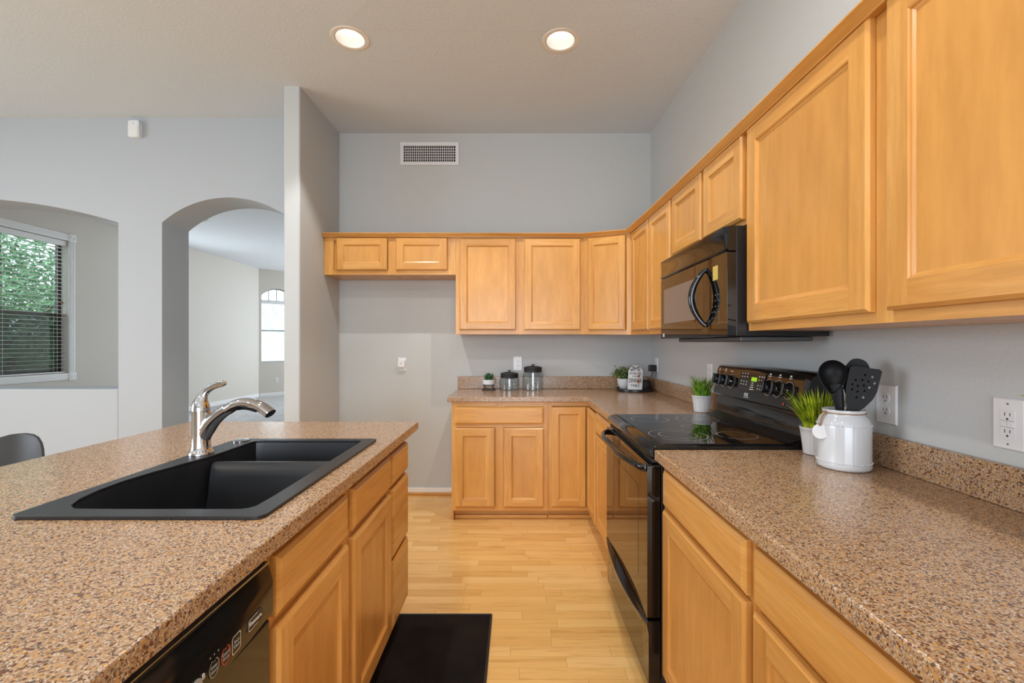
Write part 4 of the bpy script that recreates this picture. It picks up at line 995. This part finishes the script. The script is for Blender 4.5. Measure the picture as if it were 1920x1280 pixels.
bm = BM(); n = 40; sweep(bm, [(CX + 0.0575 * math.cos(2 * PI * i / n), CY + 0.0575 * math.sin(2 * PI * i / n), CZ0 + 0.171) for i in range(n + 1)], 0.0018, 6)
sweep(bm, bez((CX - 0.057, CY - 0.004, CZ0 + 0.171), (CX - 0.066, CY - 0.006, CZ0 + 0.165), (CX - 0.075, CY - 0.006, CZ0 + 0.155), (CX - 0.0765, CY - 0.005, CZ0 + 0.133), 8), 0.0022, 6)
for p in ((CX - 0.0595, CY - 0.004, CZ0 + 0.172), (CX - 0.0765, CY - 0.005, CZ0 + 0.134)): lathe(bm, [(0, -0.005), (0.0045, -0.003), (0.005, 0.001), (0.003, 0.004), (0, 0.005)], p, 10)
mk('twine', bm, twine, cr)
bm = BM(); M = tmat((CX - 0.0765, CY - 0.006, CZ0 + 0.112), (0.60, -0.80, 0), (0.08, 0.06, 0.995)); lathe(bm, [(0.022, -0.0018), (0.0232, 0), (0.022, 0.0018)], (0, 0, 0), 32, M); tgd = mk('tag_disc', bm, ceramic_m, cr)
bm = BM()
for k, w in enumerate((0.022, 0.026, 0.018)): box(bm, -w / 2, w / 2, 0.004 - k * 0.006, 0.0048 - k * 0.006, 0.00185, 0.0022, M)
mk('tag_script', bm, mat('tag_relief', S(205, 205, 204), 0.6), tgd)
# utensils standing in the crock (view direction is along D)
D = Vector((0.57, 0.82, 0)).normalized(); RT = Vector((D.y, -D.x, 0))
def upt(a, d, z): return Vector((CX, CY, 0)) + RT * a + D * d + Vector((0, 0, z))
ld = empty('serving_ladle', upt(-0.01, 0.0, 0.93), 'black nylon ladle with its round bowl up in the crock', 'ladle', 'black nylon utensils')
bm = BM(); pts = bez(upt(0.002, 0.01, 0.928), upt(-0.004, 0.002, 1.03), upt(-0.008, -0.006, 1.10), upt(-0.020, -0.010, 1.172), 12)
sweep(bm, pts, [(0.0075, 0.005)] * 7 + [(0.009, 0.005), (0.012, 0.005), (0.0135, 0.005), (0.015, 0.005), (0.016, 0.004), (0.016, 0.003)], 12, up=tuple(-D)); mk('handle', bm, nylon, ld, smooth=50)
bm = BM(); rings = []; cc = upt(-0.028, -0.012, 1.207); nn = (-D + Vector((0, 0, 0.22)) - RT * 0.0).normalized(); uu = Vector((0, 0, 1)) - nn * nn.z; uu.normalize(); ss = uu.cross(nn)
for f, dp in ((1.0, 0.0), (0.97, -0.008), (0.85, -0.020), (0.6, -0.030), (0.3, -0.034), (0.02, -0.035)):
    rings.append([cc + ss * (0.0385 * f * math.cos(a) * (1 - 0.5 * max(0.0, -math.sin(a)) ** 1.6)) + uu * ((0.041 if math.sin(a) > 0 else 0.070) * f * math.sin(a)) + nn * dp for a in [2 * PI * i / 44 for i in range(44)]])
inner = [[p + nn * 0.002 if 0 else p * 1 for p in r] for r in rings]
loops(bm, [[cc + (p - cc) * 0.95 + nn * 0.001 for p in r] for r in rings[::-1]] + rings); mk('bowl', bm, nylon, ld, smooth=60)
sp = empty('slotted_spatula', upt(0.03, 0.0, 0.93), 'black nylon spatula with a perforated slanted blade in front of the other utensils', 'spatula', 'black nylon utensils')
bm = BM(); pts = bez(upt(0.008, -0.004, 0.928), upt(0.016, -0.012, 1.00), upt(0.022, -0.018, 1.06), upt(0.030, -0.022, 1.10), 8); sweep(bm, pts, [(0.0075, 0.005)] * 9, 12, up=tuple(-D)); mk('handle', bm, nylon, sp, smooth=50)
FS = tmat(upt(0.042, -0.024, 1.165), RT + Vector((0, 0, -0.10)), Vector((0, 0, 1)) + RT * 0.16)
FSm = FS @ Matrix(((1, 0, 0, 0), (0, 0, 1, 0), (0, 1, 0, 0), (0, 0, 0, 1)))
outl = [(-0.016, -0.078), (0.002, -0.078), (0.018, -0.058), (0.034, -0.030), (0.040, -0.006), (0.042, 0.056), (0.036, 0.061), (-0.028, 0.064), (-0.036, 0.056), (-0.036, -0.005), (-0.030, -0.05)]
hl = []
for a, b in ((-0.020, -0.008), (-0.006, -0.012), (0.010, -0.008), (-0.022, 0.008), (-0.008, 0.005), (0.006, 0.008), (0.020, 0.004), (-0.016, 0.022), (0.0, 0.024), (0.015, 0.022), (0.030, 0.018), (-0.006, -0.030), (0.010, -0.028), (0.022, 0.036), (0.004, 0.040)):
    hl.append([(a + 0.0028 * math.cos(2 * PI * i / 10), b + 0.0036 * math.sin(2 * PI * i / 10)) for i in range(10)])
bm = BM(); fill_poly(bm, [outl] + hl, FSm, -0.0012, 0.0012); mk('blade', bm, nylon, sp)
sp2 = empty('pasta_server', upt(0.015, 0.03, 0.93), 'black nylon utensil with stubby teeth half hidden behind the perforated spatula', 'pasta server', 'black nylon utensils')
bm = BM(); pts = bez(upt(0.0, 0.02, 0.928), upt(0.006, 0.024, 1.02), upt(0.012, 0.028, 1.08), upt(0.022, 0.030, 1.13), 8); sweep(bm, pts, [(0.0075, 0.005)] * 9, 12, up=tuple(-D)); mk('handle', bm, nylon, sp2, smooth=50)
bm = BM(); FP = tmat(upt(0.032, 0.030, 1.19), RT + Vector((0, 0, -0.1)), Vector((0, 0, 1)) + RT * 0.1); FPm = FP @ Matrix(((1, 0, 0, 0), (0, 0, 1, 0), (0, 1, 0, 0), (0, 0, 0, 1)))
o2 = [(-0.014, -0.065), (0.010, -0.065), (0.030, -0.03), (0.034, 0.02), (0.022, 0.052), (0.0, 0.062), (-0.020, 0.054), (-0.034, 0.02), (-0.030, -0.03)]
fill_poly(bm, [smooth_loop(o2, 4)], FPm, -0.003, 0.003)
for b in (-0.035, -0.012, 0.012, 0.034): box(bm, -0.044, -0.028, -0.003, 0.004, b - 0.003, b + 0.003, FPm)
mk('spoon_head', bm, nylon, sp2, 0.001)
wk = empty('wire_whisk', upt(0.004, 0.0, 0.93), 'steel wire whisk loops low between the black utensils in the crock', 'whisk')
bm = BM()
for k in range(5):
    s = -0.012 + 0.006 * k
    sweep(bm, bez(upt(0.024, 0.022, 0.935), upt(0.014 + s, 0.016, 1.02), upt(0.006 + s, 0.010, 1.07), upt(0.022 + s * .4, 0.012 + s, 1.128), 10) , 0.0011, 6)
mk('wires', bm, steel, wk)

# succulent on a wire stand
t = empty('potted_succulent', (-0.23, 3.868, CT1), 'small dark succulent in a shallow white pot on a black wire stand', 'plant')
px, py, pz = -0.23, 3.868, CT1 + 0.0004
bm = BM()
for rr, zz in ((0.054, 0.004), (0.048, 0.044)): sweep(bm, [(px + rr * math.cos(2 * PI * i / 32), py + rr * math.sin(2 * PI * i / 32), pz + zz) for i in range(33)], 0.003, 6)
for k in range(4):
    a = PI / 4 + k * PI / 2; sweep(bm, [(px + 0.052 * math.cos(a), py + 0.052 * math.sin(a), pz + 0.003), (px + 0.049 * math.cos(a), py + 0.049 * math.sin(a), pz + 0.05)], 0.0028, 6)
mk('wire_stand', bm, black_matte, t)
bm = BM(); lathe(bm, [(0.046, 0.0), (0.050, 0.003), (0.0535, 0.042), (0.050, 0.042), (0.048, 0.034)], (px, py, pz + 0.0475), 40, cap1=False); mk('pot', bm, ceramic_m, t, smooth=45)
bm = BM(); lathe(bm, [(0.048, 0), (0, 0.004)], (px, py, pz + 0.082), 20, cap0=False); mk('soil', bm, soil, t)
bm = BM(); rs = random.Random(4)
for k in range(34):
    a = rs.uniform(0, 2 * PI); r0 = rs.uniform(0, 0.026); L = rs.uniform(0.035, 0.068); ln = rs.uniform(.1, .55)
    b = Vector((px + r0 * math.cos(a), py + r0 * math.sin(a), pz + 0.083)); d = Vector((math.cos(a) * ln, math.sin(a) * ln, 1)).normalized()
    sweep(bm, [b, b + d * L * .35, b + d * L * .75 + Vector((0, 0, .002)), b + d * L], [(0.007, 0.004), (0.0085, 0.0045), (0.005, 0.003), (0.0005, 0.0005)], 6)
mk('leaves', bm, succ_m, t)

def jar(x, y, r, h, label):
    z = CT1 + 0.0004; t = empty('glass_jar', (x, y, z), label, 'jar', 'glass jars with black lids')
    bm = BM(); lathe(bm, [(r * 0.9, 0), (r, 0.004), (r, h - 0.006), (r * 0.94, h), (r * 0.86, h), (r * 0.86, h - 0.003), (r - 0.004, h - 0.010), (r - 0.004, 0.010), (0, 0.008)], (x, y, z), 48); mk('glass_body', bm, jar_m, t, smooth=40)
    bm = BM(); lathe(bm, [(r * 0.80, 0.0008), (r * 0.86, 0.004), (r * 0.87, 0.034), (r * 0.89, 0.037), (r * 0.87, 0.042), (r * 0.5, 0.050), (0, 0.052)], (x, y, z + h), 48); ld_ = mk('lid', bm, black_matte, t, smooth=35)
    bm = BM(); lathe(bm, [(0.008, 0), (0.007, 0.010), (0.020, 0.012), (0.020, 0.015), (0, 0.016)], (x, y, z + h + 0.0505), 28); mk('knob', bm, black_matte, ld_, smooth=35)
jar(-0.058, 3.892, 0.085, 0.100, 'shorter glass jar with a black knobbed lid, next to the succulent')
jar(0.140, 3.892, 0.087, 0.150, 'taller glass jar with a black knobbed lid, below the back wall outlet')

# tray group in the corner
bm = BM(); lathe(bm, [(0.143, 0), (0.150, 0.003), (0.150, 0.020), (0.146, 0.022), (0.144, 0.013), (0, 0.012)], (0.98, 3.832, CT1 + 0.0004), 56)
tag(mk('round_tray', bm, black_satin, smooth=35), 'round black tray in the countertop corner carrying plant and sign', 'tray')
TZ = CT1 + 0.0004 + 0.0128
t = empty('potted_bush', (0.898, 3.850, TZ), 'leafy green plant in a white bowl on the round black tray', 'plant')
bm = BM(); lathe(bm, [(0.030, 0), (0.036, 0.002), (0.050, 0.035), (0.0575, 0.07), (0.059, 0.088), (0.056, 0.088), (0.053, 0.078)], (0.898, 3.850, TZ), 44, cap1=False); mk('pot', bm, ceramic, t, smooth=50)
bm = BM(); lathe(bm, [(0.053, 0), (0, 0.006)], (0.898, 3.850, TZ + 0.078), 20, cap0=False); mk('soil', bm, soil, t)
bm = BM(); bs = BM(); rb = random.Random(9)
for k in range(60):
    a = rb.uniform(0, 2 * PI); el = rb.uniform(0.25, 1.5); L = rb.uniform(0.058, 0.082) + 0.028 * math.sin(el); L *= 0.72 if math.cos(a) - math.sin(a) > 0.6 and el < 1.1 else 1.0; b = Vector((0.898 + 0.02 * math.cos(a), 3.850 + 0.02 * math.sin(a), TZ + 0.082))
    d = Vector((math.cos(a) * math.cos(el), math.sin(a) * math.cos(el), math.sin(el) * 1.0)); e = b + d * L
    sweep(bs, [b, lerp(b, e, .5) + Vector((0, 0, .005)), e], 0.0008, 4)
    for j in range(9):
        c = lerp(b, e, rb.uniform(.35, 1.0)) + Vector((rb.gauss(0, .008), rb.gauss(0, .008), rb.gauss(0, .008))); dd = (d + Vector((rb.gauss(0, .7), rb.gauss(0, .7), rb.gauss(0, .6)))).normalized(); sd = dd.cross(Vector((rb.gauss(0, 1), rb.gauss(0, 1), rb.gauss(0, 1)))).normalized(); l = rb.uniform(.008, .013)
        quadface(bm, [bm.verts.new(q) for q in (c - dd * l, c + sd * l * .55, c + dd * l, c - sd * l * .55)])
mk('leaves', bm, bush_m, t, smooth=0, normals=False); mk('stems', bs, bark, t)
# sign
sg = empty('tag_sign', (0.965, 3.745, TZ), 'white tag-shaped wooden sign about the dinner table with a checked bow', 'sign')
SR = Vector((0.985, 0.05, -0.03)).normalized(); SU = (Vector((0.085, 0.17, 0.98))).normalized(); SN = SR.cross(SU)
sw, sh = 0.118, 0.200
SO = Vector((0.960, 3.735, TZ + 0.0035)) 
SMt = Matrix(((SR.x, SN.x, SU.x, SO.x), (SR.y, SN.y, SU.y, SO.y), (SR.z, SN.z, SU.z, SO.z), (0, 0, 0, 1)))
bm = BM(); fill_poly(bm, [[(-sw / 2, 0), (sw / 2, 0), (sw / 2, 0.155), (0.030, sh), (-0.030, sh), (-sw / 2, 0.155)]], SMt, 0.0, -0.014); bd = mk('board', bm, mat('sign_white', S(226, 227, 228), 0.5), sg, 0.002)
ink = mat('sign_ink', S(70, 70, 72), 0.6)
def stext(s, u, z, size, sx=1.0, b=0.0): text('lettering', s, tmat(SMt @ Vector((u, 0.0006, z)), SR, SU), size, ink, bd, sx, bold=b)
stext('WE BE KIND', -0.002, 0.132, 0.022, 0.85); stext('at the', 0.0, 0.110, 0.020); stext('DINNER', -0.003, 0.073, 0.048, 0.62, 0.0006); stext('TABLE', -0.002, 0.034, 0.030, 0.85, 0.0003)
bm = BM()
for s in (-1, 1): box(bm, s * 0.047 - 0.006, s * 0.047 + 0.006, 0.0005, 0.001, 0.033, 0.0345, SMt)
mk('dashes', bm, ink, bd)
chk = mat('checked_ribbon', S(40, 40, 46), 0.7); tt = NT(chk); ckn = tt.n('ShaderNodeTexChecker'); ckn.inputs['Scale'].default_value = 110; ckn.inputs['Color1'].default_value = S(34, 34, 42); ckn.inputs['Color2'].default_value = S(205, 205, 208); tt.l(tt.coord(), ckn.inputs['Vector']); tt.l(ckn.outputs['Color'], tt.b.inputs['Base Color'])
bm = BM()
for a, b in (((-0.002, 0.176), (-0.040, 0.188)), ((-0.002, 0.176), (0.030, 0.192)), ((-0.004, 0.174), (-0.046, 0.157)), ((0.002, 0.174), (0.024, 0.156))):
    p0, p1 = SMt @ Vector((a[0], 0.006, a[1])), SMt @ Vector((b[0], 0.004, b[1])); sweep(bm, [p0, lerp(p0, p1, .5) + SN * 0.004, p1], [(0.003, 0.0016), (0.0075, 0.002), (0.0065, 0.0014)], 8, up=tuple(SN))
lathe(bm, [(0, -0.006), (0.005, -0.003), (0.006, 0.0), (0.005, 0.003), (0, 0.006)], SMt @ Vector((-0.001, 0.008, 0.175)), 10); mk('bow', bm, chk, sg, smooth=50)
bm = BM(); sweep(bm, [SMt @ Vector((0.030, 0.006, 0.190)), SMt @ Vector((0.026, 0.005, 0.15)), SMt @ Vector((0.024, 0.005, 0.12)), SMt @ Vector((0.022, 0.005, 0.085))], 0.0016, 6); mk('twine', bm, twine, sg)
bm = BM(); lathe(bm, [(0, -0.009), (0.007, -0.006), (0.009, 0), (0.007, 0.006), (0, 0.009)], SMt @ Vector((0.0235, 0.011, 0.112)), 14); mk('wooden_bead', bm, bead, sg, smooth=60)
hp = []
for i in range(32):
    a = 2 * PI * i / 32; hp.append((0.022 + 0.0105 * (16 * math.sin(a) ** 3) / 16, 0.066 + 0.019 * (13 * math.cos(a) - 5 * math.cos(2 * a) - 2 * math.cos(3 * a) - math.cos(4 * a)) / 17))
bm = BM(); fill_poly(bm, [hp], SMt, 0.003, 0.008); mk('wooden_heart', bm, bead, sg)
bm = BM(); lathe(bm, [(0.038, 0), (0.044, 0.003), (0.047, 0.02), (0.047, 0.055), (0.042, 0.070), (0.030, 0.076), (0, 0.077)], (1.066, 3.83, TZ), 36)
o = mk('smart_speaker', bm, black_matte, smooth=50); tag(o, 'small dark rounded speaker on the tray beside the dinner table sign', 'speaker')

# floor mat
rg_ = empty('floor_mat', (-0.345, 1.76, 0), 'black kitchen mat on the floor in front of the island sink cabinet', 'mat')
bm = BM(); fill_poly(bm, [rrect(-0.570, -0.122, 1.30, 2.205, 0.01, 3)], XY, 0.0005, 0.009); mk('pile', bm, rug_m, rg_, 0.003)
bm = BM(); sweep(bm, [(-0.1195, 1.30, 0.006), (-0.1195, 1.75, 0.006), (-0.1195, 2.2075, 0.006)], 0.0055, 8); sweep(bm, [(-0.573, 2.2085, 0.006), (-0.3, 2.2085, 0.006), (-0.1195, 2.2085, 0.006)], 0.0055, 8); mk('bound_edge', bm, black_matte, rg_)

# bar chair beyond the island
chx, chy = -2.17, 1.82
t = empty('shell_chair', (chx, chy, 0), 'dark grey chair with a rounded shell back beyond the island', 'chair')
bm = BM(); rings = []
for i in range(13):
    ph = PI / 2 * (i / 12); s = math.sin(ph) if i < 12 else 1.0; z = lerp(0.47, 0.905, s); rings.append([])
    hw = 0.245 * (1 - 0.06 * (1 - s)) * max(0.02, math.cos(ph)) ** 0.8
    for j in range(17):
        a = lerp(-1, 1, j / 16); rings[-1].append(Vector((chx + a * hw, chy + 0.16 + 0.05 * s - 0.13 * (a * hw / 0.235) ** 2, z)))
th = Vector((0, 0.012, 0))
for i in range(12):
    pass
vf = [[bm.verts.new(p) for p in r] for r in rings]; vb = [[bm.verts.new(p + th) for p in r] for r in rings]
for g, fl in ((vf, 0), (vb, 1)):
    for i in range(12):
        for j in range(16): quadface(bm, (g[i][j], g[i][j + 1], g[i + 1][j + 1], g[i + 1][j]))
for i in range(12):
    quadface(bm, (vf[i][0], vf[i + 1][0], vb[i + 1][0], vb[i][0])); quadface(bm, (vf[i][16], vb[i][16], vb[i + 1][16], vf[i + 1][16]))
for j in range(16):
    quadface(bm, (vf[0][j], vb[0][j], vb[0][j + 1], vf[0][j + 1])); quadface(bm, (vf[12][j], vf[12][j + 1], vb[12][j + 1], vb[12][j]))
chair_m = mat('dark_grey_leatherette', S(46, 45, 45), 0.5)
mk('backrest', bm, chair_m, t, smooth=60)
bm = BM(); fill_poly(bm, [rrect(chx - 0.22, chx + 0.22, chy - 0.25, chy + 0.165, 0.08, 6)], XY, 0.43, 0.468); mk('seat', bm, chair_m, t, 0.014, 4)
for sx in (-1, 1):
    for sy in (-1, 1):
        bm = BM(); sweep(bm, [(chx + sx * 0.13, chy - 0.03 + sy * 0.12, 0.429), (chx + sx * 0.21, chy - 0.03 + sy * 0.20, 0.001)], [0.015, 0.010], 10); mk('leg', bm, black_matte, t)
